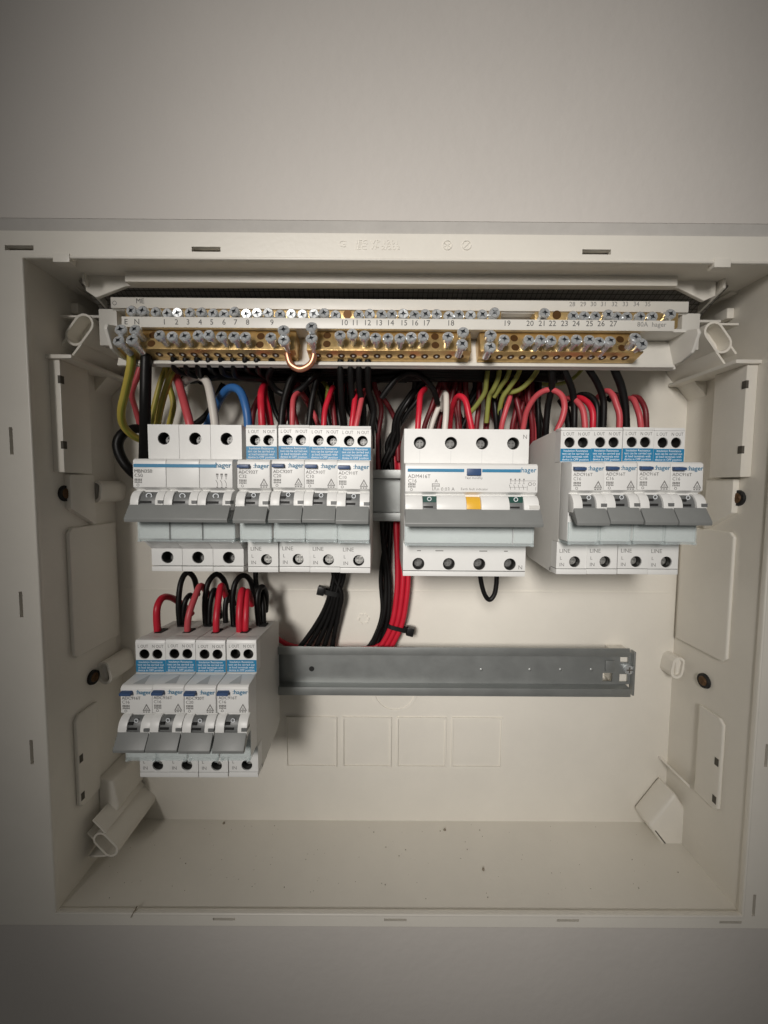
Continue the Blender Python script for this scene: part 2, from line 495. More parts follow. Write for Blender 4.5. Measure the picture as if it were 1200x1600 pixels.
def bar2(a, b, wd, d0, d1, name, m='box'):
    a, b = Vector(a), Vector(b); n_ = (b - a).normalized(); q = Vector((-n_.y, n_.x)) * wd / 2
    EB().poly([tuple(a - q), tuple(b - q), tuple(b + q), tuple(a + q)], d0, d1).build(name, m)
bar2(P2(1024, 1298, -2), P2(1049, 1330, -2), 0.9, -6, -1.9, 'tower_slot', 'notch')
bar2(P2(1062, 1328, -2), P2(1081, 1311, -2), 1.0, -6, -1.9, 'tower_slot', 'notch')
bar2(P2(1094, 1300, -4), P2(1112, 1290, -4), 5, DB, -4, 'corner_rib')
bar2(P2(1054, 1344, -4), P2(1056, 1360, -4), 6, DB, -4, 'corner_rib')
bar2(P2(1060, 1212, 0), P2(1108, 1258, 0), 1.4, DB, 2, 'corner_rib')

# mirrored furniture of the two side walls
for sx in (1, -1):
    def X(x, sx=sx): return x if sx == 1 else XL + XR - x
    # upper shelf and notched rib
    z0 = at(85, 563, 30).z; z1 = at(95, 738, 30).z
    EB().box(X(XL), X(XL + 6.5), 10, 32, z1, z0).build('notched_rib', bevel=0.5)
    EB().prof([(34, z0), (34, z0 + 2.2), (-19, z0 + 2.2), (-19, z0)], X(XL), X(XL + 15)).build('shelf_rib', bevel=0.3)
    for k in (0.14, 0.72):
        zz = z0 + (z1 - z0) * k
        EB().box(X(XL + 5.2), X(XL + 6.7), 29.5, 32.2, zz - 4.5, zz).build('rib_notch', 'notch')  # solid dark block in place of a shaded cut
    EB().prof([(25, z1 - 1), (25, z1 - 22), (5, z1 - 34), (5, z1 - 1)], X(XL), X(XL + 4)).build('rib_foot', bevel=0.6)
    # triangular gusset on the back panel
    g = [P2(140, 590, -12), P2(182, 592, -12), P2(142, 640, -12)]
    g = [(X(a), b) for a, b in g]
    EB().poly(g if sx == 1 else g[::-1], DB, -4).build('gusset', bevel=0.4)
    # raised panel and its lower neighbour
    for (ya, yb, d0, d1) in ((825, 1030, 26, -16),):
        za = at(100, ya, 25).z; zb = at(110, yb, 25).z
        EB().prof([(d0, za - 3), (d0 - 3, za), (d1, za), (d1, zb), (d0 - 3, zb), (d0, zb + 3)], X(XL), X(XL + 2.3)).build('raised_panel', bevel=1.9, seg=4)
    za = at(112, 1118, 25).z; zb = at(118, 1262, 25).z
    EB().prof([(27, za - 3), (24, za), (8, za), (8, zb), (24, zb), (27, zb + 3)], X(XL), X(XL + 2.3)).build('lower_rib', bevel=1.5, seg=4)
    for py in (1188, 1247):
        zz = at(115, py, 26).z
        EB().box(X(XL + 1.5), X(XL + 2.45), 22.8, 25.6, zz - 2.5, zz + 2.5).build('rib_notch', 'notch')
    # rail carrier posts
    for (px, py, ln) in ((148, 768, 16), (163, 1052, 17)):
        c = at(px, py, 4)
        cx = X(c.x)
        ang = math.radians(82 if py < 900 else 100)
        if sx == -1: ang = math.pi - ang
        EB().ring(stadium(cx, c.z, ln - 1, 4.6, ang), stadium(cx, c.z, ln - 4.6, 2.8, ang), DB, 4 if sx == 1 else -9, floor=-6 if sx == 1 else -13).build('rail_post')
        EB().box(X(XL), cx, DB, 1.5 if sx == 1 else -11, c.z - 7.0, c.z + 5.5).build('post_web', bevel=1.2, seg=3)
    # fixing screws through the side walls
    for (px, py) in ((104, 771), (138, 1058)):
        dd = 25 if py < 900 else 9
        z = at(px, py, dd).z
        x = X(XL)
        e = 1 if sx == 1 else -1
        mb = EB()
        n = 20
        mb.cyl((x - e * .3, -dd, z), (x + e * 1.6, -dd, z), 5.0, 4.7, n)
        o = mb.build('fixing_hole', 'black')
        s_ = EB().cyl((x + e * 1.5, -dd, z), (x + e * 2.3, -dd, z), 3.3, 2.6, 16)
        s_.box(min(x + e * 2.2, x + e * 2.6), max(x + e * 2.2, x + e * 2.6), dd - 1.8, dd + 1.8, z - .4, z + .4)
        s_.box(min(x + e * 2.2, x + e * 2.5), max(x + e * 2.2, x + e * 2.5), dd - .4, dd + .4, z - 1.8, z + 1.8)
        s_.build('fixing_screw', 'rust', o)
        for c in o.children: c.location = (0, 0, 0)

# back panel relief: knock-out squares, ring, step line, moulded mark
for (xa, xb) in ((58.7, 97.6), (101.7, 139.2), (143.2, 181.1), (185.1, 223.8)):
    fr = EB()
    za, zb = -167, -206.8
    t = 1.2
    fr.box(xa, xb, DB, DB + 1.2, za - t, za).box(xa, xb, DB, DB + 1.2, zb, zb + t).box(xa, xa + t, DB, DB + 1.19, zb + t, za - t).box(xb - t, xb, DB, DB + 1.19, zb + t, za - t)
    fr.build('knockout_frame', bevel=0.25)
p = at(617, 1078, DB)
EB().ring(circle(p.x, p.z, 17.5, 40), circle(p.x, p.z, 15.3, 40), DB, DB + .8).build('knockout_ring', bevel=0.2)
z = at(600, 922, DB).z
EB().box(XL + 4, XR - 4, DB, DB + .5, z - 1.2, z).build('panel_step', bevel=0.2)
p = at(568, 967, DB)
mb = EB()
for a in range(6):
    t = a * math.pi / 3
    c = (p.x + 3.6 * math.cos(t), p.z + 3.6 * math.sin(t))
    mb.poly(stadium(c[0], c[1], 3.0, 0.6, t + 1.2, 4), DB, DB + .7)
mb.build('moulded_mark')
# faint relief low on the panel and the slit at the rim
p = at(218, 1410, 40)
mb = EB().poly(stadium(p.x, p.z, 5.5, 0.28, math.radians(62), 3), DF - 2, DF + .45)
mb.build('scratch_mark', 'crumb')

# debris lying on the box floor
for i, (px, py, dd, lab) in enumerate(((350, 1281, -17, 'tiny dark crumb on the box floor, nearest the left corner'), (695, 1289, -12, 'tiny dark crumb on the box floor by the back edge, right of the middle'), (755, 1361, 18, 'tiny dark crumb in the middle of the box floor, nearest the rim'))):
    p = at(px, py, dd)
    mb = MB().cyl((0, 0, -.1), (0, 0, .9), 1.1, 0.5, 6)
    for v in mb.v: v += Vector((random.uniform(-.3, .3), random.uniform(-.3, .3), 0))
    tag(mb_o := mb.build('debris_crumb', 'crumb'), lab, 'crumb', 'crumbs on the box floor')
    mb_o.location = Vector((p.x, p.y, ZB + .1)) * MM

# fine dust on the box floor
du = MB()
for i in range(110):
    x = random.uniform(XL + 12, XR - 12); y = random.uniform(-38, 17)
    r = random.choice((.16, .2, .25, .25, .32, .45))
    du.cyl((x, y, ZB - .02), (x + random.uniform(-.1, .1), y, ZB + r), r, r * .4, 5)
o = du.build('floor_dust', 'crumb')
tag(o, 'fine specks of dust scattered over the box floor', 'dust', kind='stuff')
# ------------------------------------------------------------------ DIN rails
ZR = {1: 1.6, 2: -121.8}
def rail(zc, x0, x1, label, holes):
    t = thing('din_rail', label, 'rail', (x0, 7, zc - 17.5), 'steel mounting rails')
    off = Vector((x0, 7, zc - 17.5))
    def fin(mb, name, m='rail', par=None, **k):
        for v in mb.v: v -= off
        return mb.build(name, m, par or t, **k)
    xe = x1 - 20
    T = 1.1
    for s in (1, -1):
        mb = MB()
        pts = [(-7.5, 12.5), (-7.5 + T, 12.5 - T), (0 , 12.5 - T), (0, 17.5), (-T, 17.5), (-T, 12.5), (-7.5, 12.5)][:6]
        pts = [(-7.5, 11.4), (-6.4, 11.4), (0, 11.8), (0.1, 17.5), (-1.1, 17.5), (-1.1, 12.9), (-7.5, 12.5)]
        mb.prof([(a, zc + s * b) for a, b in pts], x0, x1 - 7 if s > 0 else x1 - 5)
        fin(mb, 'rail_lip', bevel=0.25)
    mb = MB()
    # base sheet cut into cells so that the openings are real
    hx = [x0] + sorted({v for h in holes for v in (h[0], h[1])}) + [x1 - 1.5]
    for i in range(len(hx) - 1):
        a, b = hx[i], hx[i + 1]
        cut = [(h[2], h[3]) for h in holes if abs(h[0] - a) < 1e-6]
        zs = -11.4
        for c0, c1 in sorted(cut):
            mb.box(a, b, -7.5, -6.4, zc + zs, zc + c0); zs = c1
        mb.box(a, b, -7.5, -6.4, zc + zs, zc + 11.4)
    fin(mb, 'rail_base', smooth=False)
    return t, fin
r1, _ = rail(ZR[1], -30, 312, 'upper steel rail behind the top row of breakers, seen only in the gap', [])
r2, fin2 = rail(ZR[2], -30, 312, 'lower steel rail, bare grey metal to the right of the breaker block', [(290.5, 297.5, -9.5, -3.2), (302.6, 308.6, -9.8, -4.0), (302.6, 308.6, 4.6, 8.6)])
p = at(487, 1045, -6.4)
fin2(MB().cyl((p.x, 6.5, p.z), (p.x, 6.3, p.z), 1.9, n=16), 'rail_hole', 'black')
for px in (752, 828, 876, 924):
    p = at(px, 1046.5, -6.4)
    fin2(MB().cyl((p.x, 6.6, p.z), (p.x, 6.0, p.z), 1.5, .6, n=12), 'rail_dimple')
# tabs at the open end
p = at(953, 1040, -6)
fin2(MB().box(p.x - 3.5, p.x + 3, -6.5, -4.9, p.z - 4, p.z + 4), 'rail_tab', bevel=.5)
EB().box(299, 312, DB, -8.2, ZR[2] - 12, ZR[2] + 12).build('rail_post', bevel=.8)
p = at(983.5, 1047, -4)
sc = MB().cyl((p.x, 6.5, p.z), (p.x, 3.8, p.z), 3.5, 3.3, 20)
rs = fin2(sc, 'rail_screw', 'screw', bevel=.5)
sc = MB().box(p.x - 2.2, p.x + 2.2, -4.0, -3.74, p.z - .45, p.z + .45).box(p.x - .45, p.x + .45, -4.0, -3.72, p.z - 2.2, p.z + 2.2)
fin2(sc, 'cross_recess', 'notch', rs)
p = at(997, 1050, -4)
fin2(MB().prof([(-7.5, p.z - 17), (-3, p.z - 17), (-3, p.z + 15), (-7.5, p.z + 15)], 310.2, 311.6), 'rail_end', bevel=.3)

# ------------------------------------------------------------------ breakers
DT, DN = 45.0, 59.0
def screw_mesh(r, ph=True):
    mb = MB().cyl((0, .6, 0), (0, 0, 0), r, r, 18).cyl((0, 0, 0), (0, -.35, 0), r, r * .8, 18, caps=True)
    return mb
def slotted(name, r):
    mb = MB()
    mb.cyl((0, 1.5, 0), (0, 0, 0), r, r, 18)
    w_ = r * .22
    for sx in (-1, 1):
        for sz in (-1, 1):
            a = [(sx * w_, sz * w_), (sx * r * .62, sz * w_), (sx * r * .62, sz * r * .62), (sx * w_, sz * r * .62)]
            mb.poly(a, -.1, .6)
    return mb.mesh(name, bevel=.12, seg=1)
SCREW_S = slotted('terminal_screw', 2.0)
SCREW_L = slotted('terminal_screw', 2.45)
SCREW_M = slotted('terminal_screw', 2.6)
PLANE_TOP = [(-3, 36), (5, 38.5), (44.3, 41.2), (44.8, 40.6)]

def shell_profile(step=22.4, nose_top=21.2):
    # side outline in (depth, height), terminal faces set back so that the holed plates sit in front
    return [(-3, -37), (-3, 35.5), (4.5, 38.4), (38, 40.8), (38, 22.2), (46, 22.2), (46, -22.8), (38, -22.8), (38, -42.0), (4, -39.5)]
def nose_profile():
    return [(46, 22.0), (57.6, 21.4), (58.8, 20.2), (59.2, 6.4), (56.4, 5.0), (56.4, -21.0), (46, -21.0)]
def surround_profile():
    pts = []
    for i in range(9):
        t = i / 8
        ang = math.radians(82 - 100 * t)
        pts.append((56.8 + 5.6 * math.cos(ang), -2.9 + 7.6 * math.sin(ang)))
    return [(56.3, 4.7)] + pts + [(56.3, -5.2)]
def drum_profile():
    pts = []
    for i in range(7):
        ang = math.radians(75 - 90 * i / 6)
        pts.append((56.6 + 4.7 * math.cos(ang), -2.9 + 7.0 * math.sin(ang)))
    return [(56.3, 3.9)] + pts + [(56.3, -4.7)]
def lever_profile():
    return [(58.0, -3.2), (62.2, -2.4), (66.9, -9.6), (66.5, -11.4), (64.8, -11.3), (60.0, -6.5), (58.0, -6.5)]

def module_label(rating):
    return rating

def make_module(model, rating, exposed):
    """one-module combined breaker, 17.5 mm; local origin = left edge at the rail centre"""
    t = thing('residual_current_breaker', '', 'breaker')
    Wd = 17.3
    body = MB().prof(shell_profile(), 0.1, Wd).build('body', 'case_dk', t, bevel=.4)
    # upper terminal block with two screw wells
    up_ = MB()
    h = [(5.1, 33.1), (12.6, 33.1)]
    holed_plate(up_, .1, Wd, 22.3, 39.6, 38, DT, h, 2.95, 38.2)
    ub = up_.build('upper_terminal', 'case', t)
    MB().prof([(37.8, 40.2), (37.8, 39.7), (45.4, 39.7), (44.6, 41.4), (37.8, 41.1)], .12, Wd - .02).build('top_edge', 'case', ub, bevel=.25)
    for hx, hz in h:
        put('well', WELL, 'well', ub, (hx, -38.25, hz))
        if exposed: put('terminal_screw', SCREW_S, 'screw_dk', ub, (hx + .25, -40.2, hz))
    for wx, wd_ in ((3.0, 4.4), (10.2, 4.4)):
        MB().box(wx, wx + wd_, 24 if wx < 5 else 12, 32 if wx < 5 else 19, 39.2, 40.55 if wx < 5 else 39.8).build('wire_entry', 'black', ub)  # black block standing in for the shade inside the wire opening
    text('terminal_lettering', 'L OUT', 1.9, 4.4, DT, 36.9, 'ink', t, 'CENTER', sx=.80)
    text('terminal_lettering', 'N OUT', 1.9, 13.0, DT, 36.9, 'ink', t, 'CENTER', sx=.80)
    lab = MB().box(.15, Wd - .05, DT - .1, DT + .12, 22.5, 29.6).build('blue_label', 'blue', t)
    text('label_lettering', 'Insulation Resistance\ntest can be carried out\nat load terminals with\ndevice in OFF position', 1.28, Wd / 2, DT + .12, 27.9, 'ink_w', lab, 'CENTER', spacing=.92, sx=.93, bold=.012)
    # lower terminal block
    lo = MB()
    holed_plate(lo, .1, Wd, -38.3, -22.9, 38, DT, [(10.6, -34.4)], 3.2, 38.2)
    lb = lo.build('lower_terminal', 'case', t)
    MB().box(.12, Wd - .02, 38, DT - .4, -38.6, -38.3).build('seam', 'black', lb)
    MB().box(.1, Wd, 36, DT + .3, -41.6, -38.6).build('bottom_edge', 'case', lb, bevel=.3)
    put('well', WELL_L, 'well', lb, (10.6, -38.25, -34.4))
    put('terminal_screw', SCREW_M, 'screw_md', lb, (10.8, -42.2 if exposed else -40.8, -34.3))
    text('terminal_lettering', 'LINE', 2.3, 1.5, DT, -29.2, 'ink', lb)
    text('terminal_lettering', 'L', 1.9, 2.0, DT, -33.2, 'ink', lb)
    text('terminal_lettering', 'IN', 2.1, 1.8, DT, -37.0, 'ink', lb)
    # nose
    nose = MB().prof(nose_profile(), .1, Wd).build('front_housing', 'case', t, bevel=.45)
    text('brand_lettering', ':hager', 2.45, 16.9, DN + .12, 17.0, 'ink_b', nose, 'RIGHT', bold=.03)
    text('model_lettering', model, 1.75, .9, DN + .12, 14.0, 'ink', nose)
    text('model_lettering', rating, 1.8, .9, DN + .12, 11.7, 'ink', nose)
    small_marks(nose, 1.2, DN + .12)
    tri = triangle_mark(nose, 14.2, DN + .12, 9.6)
    MB().prof([(58.4, 19.0), (61.2, 18.4), (61.2, 16.9), (58.4, 16.9)], .7, 6.9).build('test_button', 'button', t, bevel=.3)
    put('grey_triangle', TOPTRI, 'pale_grey', nose)
    # switch zone
    su = MB().prof(surround_profile(), .1, 4.9).build('switch_surround', 'case', t, bevel=.25)
    su2 = MB().prof(surround_profile(), 12.2, Wd).build('switch_surround', 'case', t, bevel=.25)
    MB().box(14.4, 17.32, 58, 62.75, -2.0, -.3).build('lock_notch', 'toggle', su2)
    dr = MB().prof(drum_profile(), 5.0, 12.1).build('toggle', 'toggle', t, bevel=.2)
    MB().box(5.1, 7.6, 56, 61.15, .7, 1.9).build('toggle_slot', 'black', dr)
    MB().box(5.1, 9.9, 56, 61.45, -1.9, -.7).build('toggle_slot', 'black', dr)
    put('off_mark', OMARK, 'ink_w', dr, (9.0, -60.1, 2.7))
    MB().prof(lever_profile(), .15, Wd - .25).build('lever', 'grey', t, bevel=.35)
    cover(t, .3, Wd - .2)
    return t

def small_marks(parent, x, d_):
    o = put('approval_mark', APPROVE, 'ink', parent, (x, -d_ - .05, 0))
    return o

def cover(t, x0, x1):
    """clear hinged label window under the lever"""
    c = MB()
    c.box(x0, x1, 56.5, 57.3, -22.6, -10.6)
    c.box(x0, x0 + .7, 47, 56.5, -22.6, -10.6).box(x1 - .7, x1, 47, 56.5, -22.6, -10.6).box(x0 + .7, x1 - .7, 47, 56.5, -22.6, -21.9)
    o = c.build('label_window', 'clear', t, bevel=.15)
    MB().box(x0 + .8, x1 - .8, 46, 56.2, -21.2, -8).build('label_carrier', 'case', o, bevel=.2)
    MB().box(x0 + 0.1, x0 + 1.6, 56, 57.8, -22.9, -21.6).box(x1 - 1.9, x1 - .1, 56, 57.8, -22.9, -21.6).build('window_catch', 'clear', o, bevel=.2)
    return o

MAT['pale_grey'] = mat('pale_grey_marks', (0.50, 0.51, 0.51), 0.5)
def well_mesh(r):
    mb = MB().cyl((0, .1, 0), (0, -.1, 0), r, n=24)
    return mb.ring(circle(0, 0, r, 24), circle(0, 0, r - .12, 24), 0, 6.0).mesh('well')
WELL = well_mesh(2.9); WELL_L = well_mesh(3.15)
OMARK = MB().ring(circle(0, 0, 1.15, 16), circle(0, 0, .8, 16), -.05, .12).mesh('off_mark')
def approve_mesh():
    mb = MB()
    for r_, (a, b) in enumerate(((9.7, 10.9), (8.6, 9.4))):
        for k in range(5):
            x = k * .82
            mb.box(x, x + .5, 0, .04, a, b)
            if k < 4: mb.box(x + .5, x + .82, 0, .04, a + (.2 if k % 2 else .8), a + (.35 if k % 2 else .95))
    mb.ring(circle(1.7, 7.5, .75, 12), circle(1.7, 7.5, .5, 12), 0, .04)
    return mb.mesh('approval_mark')
APPROVE = approve_mesh()
def triangle(parent_z=0):
    mb = MB()
    out = [(-2.2, -2.0), (2.2, -2.0), (0, 2.0)]; inn = [(-1.4, -1.55), (1.4, -1.55), (0, 1.0)]
    mb.ring(out, inn, 0, .04)
    for k in range(3):
        mb.box(-1.9 + k * 1.35, -1.0 + k * 1.35, 0, .05, -2.9, -2.3)
    mb.box(-.7, .7, 0, .05, -1.2, -.9).box(-.4, .4, 0, .05, -.6, -.3)
    return mb.mesh('grey_triangle')
TRI = triangle()  # triangle printed on the nose front
def triangle_mark(parent, x, d_, z):
    return put('grey_triangle', TRI, 'ink', parent, (x, -d_ - .03, z))
TOPTRI = MB().add([(5.5, -56.6, 21.56), (12.0, -56.6, 21.56), (9.6, -47.4, 22.04)], [(0, 1, 2)]).mesh('grey_triangle')  # flat pale grey triangle lying on the top of the nose

G_MOD = 'single-module breakers'
def place(t, x, zr, label, group=None, dz=0):
    t.location = Vector((x + random.uniform(-.06, .06), -random.uniform(-.25, .25), zr + dz + random.uniform(-.15, .15))) * MM
    t.rotation_euler = (math.radians(random.uniform(-.25, .25)), 0, math.radians(random.uniform(-.15, .15)))
    for c in t.children:
        if c.name.startswith('lever'):
            c.location = Vector((0, random.uniform(-.25, .25), random.uniform(-.35, .35))) * MM
    t['label'] = label
    if group: t['group'] = group
    return t
XA, XD_, XR_, XB = 54.8, 143.1, 230.5, -11.1
ZROW2 = -122.9
proto = {}
def module(model, rating, exposed, *a, **k):
    key = (model, rating, exposed)
    if key not in proto:
        proto[key] = make_module(*key); t = proto[key]
    else:
        t = copy_tree(proto[key])
    return place(t, *a, **k)
ROWA = 'single-module breakers beside the three-pole breaker'
module('ADC932T', 'C32', True, XA, 0, 'single-module breaker right beside the three-pole breaker, marked C32, top row', ROWA)
module('ADC920T', 'C20', True, XA + 17.9, 0, 'single-module breaker marked C20, second right of the three-pole breaker', ROWA)
module('ADC910T', 'C10', True, XA + 35.2, 0, 'single-module breaker marked C10, third right of the three-pole breaker', ROWA)
module('ADC910T', 'C10', True, XA + 52.6, 0, 'single-module breaker marked C10 bordering the gap where the upper rail shows', ROWA)
ROWR = 'single-module breakers at the right end of the top row'
for i, (lab, mo, ra) in enumerate((('first of four single-module breakers at the right end, bare side facing the four-pole unit', 'ADC916T', 'C16'), ('second of the four single-module breakers at the right end of the top row', 'ADC916T', 'C16'),
                                   ('third of the four single-module breakers at the right end of the top row', 'ADC916T', 'C16'), ('rightmost single-module breaker of the top row, next to the box side wall', 'ADC916T', 'C16'))):
    module(mo, ra, False, XR_ + (0, 17.4, 35.0, 52.4)[i], 0, lab, ROWR)
ROWB = 'breakers on the lower rail'
for i, (lab, mo, ra) in enumerate((('leftmost breaker of the lower row, single red wire arching into its top', 'ADC916T', 'C16'), ('second breaker from the left on the lower rail', 'ADC916T', 'C16'),
                                   ('third breaker from the left on the lower rail', 'ADC920T', 'C20'), ('rightmost breaker of the lower row, its bare grey side towards the empty rail', 'ADC916T', 'C16'))):
    module(mo, ra, False, XB + (0, 17.4, 34.8, 52.5)[i], ZROW2, lab, ROWB)

# three-pole breaker
def make_three_pole():
    t = thing('three_pole_breaker', 'wide three-pole breaker with one joined grey lever at the left of the top row', 'breaker')
    for k in range(3):
        a, b = k * 17.5 + .1, k * 17.5 + 17.4
        MB().prof(shell_profile(), a, b).build('pole_body', 'case_dk', t, bevel=.35)
        up_ = MB()
        holed_plate(up_, a, b, 22.3, 41.3, 38, DT, [(a + 8.9, 33.6)], 3.45, 38.2)
        ub = up_.build('upper_terminal', 'case', t)
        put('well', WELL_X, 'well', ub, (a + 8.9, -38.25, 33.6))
        put('terminal_screw', SCREW_L, 'screw_dk', ub, (a + 9.3, -39.6, 33.3))
        MB().box(a + 5, a + 12.3, 24, 32, 39.5, 41.0).build('wire_entry', 'black', ub)  # solid black where the shaded wire opening would be
        lo = MB()
        holed_plate(lo, a, b, -38.0, -28.3, 38, DT, [(a + 8.9, -33.4)], 3.45, 38.2)
        lb = lo.build('lower_terminal', 'case', t)
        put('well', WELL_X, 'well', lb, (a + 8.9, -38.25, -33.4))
        put('terminal_screw', SCREW_S, 'screw_dk', lb, (a + 9.6, -38.8, -34.6))
        MB().prof([(38, -23), (52, -23), (DT + .3, -28.2), (38, -28.2)], a, b).build('lower_slope', 'case', lb, bevel=.2)
        MB().box(a, b, 36, DT + .3, -41.4, -38.6).build('bottom_edge', 'case', lb, bevel=.3)
        nose = MB().prof(nose_profile(), a, b).build('front_housing', 'case', t, bevel=.4)
        MB().box(a + (.6 if k == 0 else -.1), b - (8.3 if k == 2 else -.1), DN - .3, DN + .1 + .16, 16.9, 18.6).build('blue_stripe', 'blue_line', nose)
        if k == 0:
            text('model_lettering', 'MBN350', 1.9, .9, DN + .12, 14.0, 'ink', nose)
            text('model_lettering', 'C50', 1.9, .9, DN + .12, 11.7, 'ink', nose)
            small_marks(nose, 1.0, DN + .12)
        if k == 2:
            text('brand_lettering', ':hager', 2.7, b - .6, DN + .12, 17.0, 'ink_b', nose, 'RIGHT', bold=.03)
            put('circuit_symbol', SYMBOL, 'ink', nose, (b - 8.0, -DN - .15, 7.2))
        su = MB().prof(surround_profile(), a, a + 4.4).build('switch_surround', 'case', t, bevel=.25)
        su2 = MB().prof(surround_profile(), a + 13.0, b).build('switch_surround', 'case', t, bevel=.25)
        MB().box(b - 2.6, b + .02, 58, 62.75, -2.0, -.3).build('lock_notch', 'toggle', su2)
        dr = MB().prof(drum_profile(), a + 4.5, a + 12.9).build('toggle', 'toggle', t, bevel=.2)
        MB().box(a + 4.6, a + 10.6, 56, 61.45, -1.9, -.7).build('toggle_slot', 'black', dr)
        o = put('off_mark', OMARK, 'ink_w', dr, (a + 8.9, -60.25, 2.0)); o.scale = (1.45, 1, 1.25)
    lv = MB().prof(lever_profile(), -.4, 52.3).build('lever', 'grey', t, bevel=.35)
    cover(t, .3, 52.3)
    for k in (1, 2):
        MB().box(17.5 * k - .12, 17.5 * k + .12, 50, 57.5, -21.8, -10.8).build('window_divider', 'grey', t)
    return t
WELL_X = well_mesh(3.4)
def symbol_mesh():
    mb = MB()
    for k in range(3):
        x = k * 2.3
        mb.box(x, x + .25, 0, .04, 0, 1.6)
        mb.poly([(x - .9, 3.2), (x - .65, 3.3), (x + .25, 1.6), (x, 1.5)], 0, .04)
        mb.box(x - .1, x + .15, 0, .05, 3.6, 4.9).box(x - .5, x + .6, 0, .06, 4.9, 5.15).box(x - .6, x + .6, 0, .05, 5.6, 6.6)
        mb.box(x - .5, x + .4, 0, .045, -.9, -.3)
    return mb.mesh('circuit_symbol')
SYMBOL = symbol_mesh()
tp = make_three_pole()
tp.location = (0, 0, 0)

# four-pole residual current unit
def make_four_pole():
    t = thing('four_pole_breaker', 'four-pole unit with a yellow indicator and blue button in the middle of the top row', 'breaker')
    a, b = .1, 69.9
    MB().prof(shell_profile(), a, b).build('body', 'case_dk', t, bevel=.4)
    hs = [(8.9 + 17.4 * k, 33.6) for k in range(4)]
    up_ = MB(); holed_plate(up_, a, b, 22.3, 41.3, 38, DT, hs, 3.45, 38.2)
    ub = up_.build('upper_terminal', 'case', t)
    hl = [(8.9 + 17.4 * k, -34.8) for k in range(4)]
    lo = MB(); holed_plate(lo, a, b, -38.6, -22.9, 38, DT, hl, 3.45, 38.2)
    lb = lo.build('lower_terminal', 'case', t)
    for hx, hz in hs:
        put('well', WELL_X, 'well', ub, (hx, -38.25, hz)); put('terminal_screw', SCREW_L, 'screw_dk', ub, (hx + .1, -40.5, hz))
        MB().box(hx - .06, hx + .06, DT - .1, DT + .06, 22.4, 29.5).build('seam', 'pale_grey', ub)
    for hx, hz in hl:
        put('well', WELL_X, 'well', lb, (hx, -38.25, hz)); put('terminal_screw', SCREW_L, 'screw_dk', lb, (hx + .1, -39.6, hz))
    MB().box(a + .02, b - .02, 38, DT - .3, -39.0, -38.6).build('seam', 'black', lb)
    MB().box(a, b, 36, DT + .3, -41.8, -39.0).build('bottom_edge', 'case', lb, bevel=.3)
    text('terminal_lettering', 'N', 2.4, 66.3, DT, 36.2, 'ink', ub)
    text('terminal_lettering', 'N', 2.4, 65.8, DT, -37.6, 'ink', lb)
    for x in (8.0, 18.5, 43.5, 57.5):
        MB().box(x, x + (4.5 if x in (18.5, 43.5) else 2.2), DT - .1, DT + .05, -27.5, -27.0).build('vent_slit', 'ink', lb)
    for x in (3, 46):
        MB().prof([(2, 38), (6, 38), (20, 41.2), (20, 43.6), (14, 44.2), (2, 41)], x, x + 4).build('rail_clip', 'case_dk', t, bevel=.6)
        MB().prof([(2, 38), (6, 38), (20, 41.2), (20, 43.6), (14, 44.2), (2, 41)], x + 8, x + 12).build('rail_clip', 'case_dk', t, bevel=.6)
    nose = MB().prof(nose_profile(), a, b).build('front_housing', 'case', t, bevel=.45)
    D_ = DN + .12
    MB().box(1.3, 31.0, DN - .3, D_ + .1, 16.9, 18.5).build('blue_stripe', 'blue_line', nose)
    MB().box(40.5, 60.8, DN - .3, D_ + .1, 16.9, 18.5).build('blue_stripe', 'blue_line', nose)
    MB().box(32.4, 39.8, 57, 60.4, 15.1, 18.7).build('test_button', 'button', t, bevel=.35)
    text('brand_lettering', ':hager', 2.6, 68.9, D_, 17.0, 'ink_b', nose, 'RIGHT', bold=.03)
    text('model_lettering', 'ADM416T', 2.0, 1.5, D_, 13.6, 'ink', nose)
    text('model_lettering', 'C16', 2.0, 1.5, D_, 11.2, 'ink', nose)
    small_marks(nose, 1.7, D_)
    text('model_lettering', 'A', 1.8, 15.6, D_, 11.3, 'ink', nose)
    MB().ring([(14.2, 9.0), (18.2, 9.0), (18.2, 10.8), (14.2, 10.8)], [(14.5, 9.25), (17.9, 9.25), (17.9, 10.55), (14.5, 10.55)], D_, D_ + .05).build('printed_box', 'ink', nose)
    MB().prof([(D_, 9.75), (D_ + .06, 9.75), (D_ + .06, 10.05), (D_, 10.05)], 14.6, 17.8).build('printed_box', 'ink', nose)
    text('model_lettering', 'I\u0394n 0,03 A', 2.0, 14.2, D_, 6.9, 'ink', nose)
    text('model_lettering', 'Test monthly', 1.25, 36.1, D_, 13.3, 'ink', nose, 'CENTER')
    text('model_lettering', 'Earth fault indicator', 1.3, 36.6, D_, 7.4, 'ink', nose, 'CENTER')
    mb = MB()
    for k in range(4):
        x = 55.5 + k * 2.3
        mb.box(x, x + .22, 0, .04, 6.9, 8.6).box(x, x + .22, 0, .04, 11.4, 12.4).box(x - .6, x + .22, 0, .05, 6.7, 6.9)
        mb.poly([(x - .7, 10.4), (x - .5, 10.5), (x + .22, 8.6), (x, 8.5)], 0, .04).box(x - .4, x + .6, 0, .05, 10.9, 11.1).box(x - .2, x + .5, 0, .05, 12.8, 13.6)
    mb.box(55.2, 69, 0, .06, 12.4, 12.55).box(54.8, 64, 0, .06, 9.0, 9.15).box(64.3, 69, 0, .06, 6.9, 7.1).box(64.3, 64.5, 0, .05, 7.1, 9.8).box(68.8, 69.0, 0, .05, 7.1, 9.2)
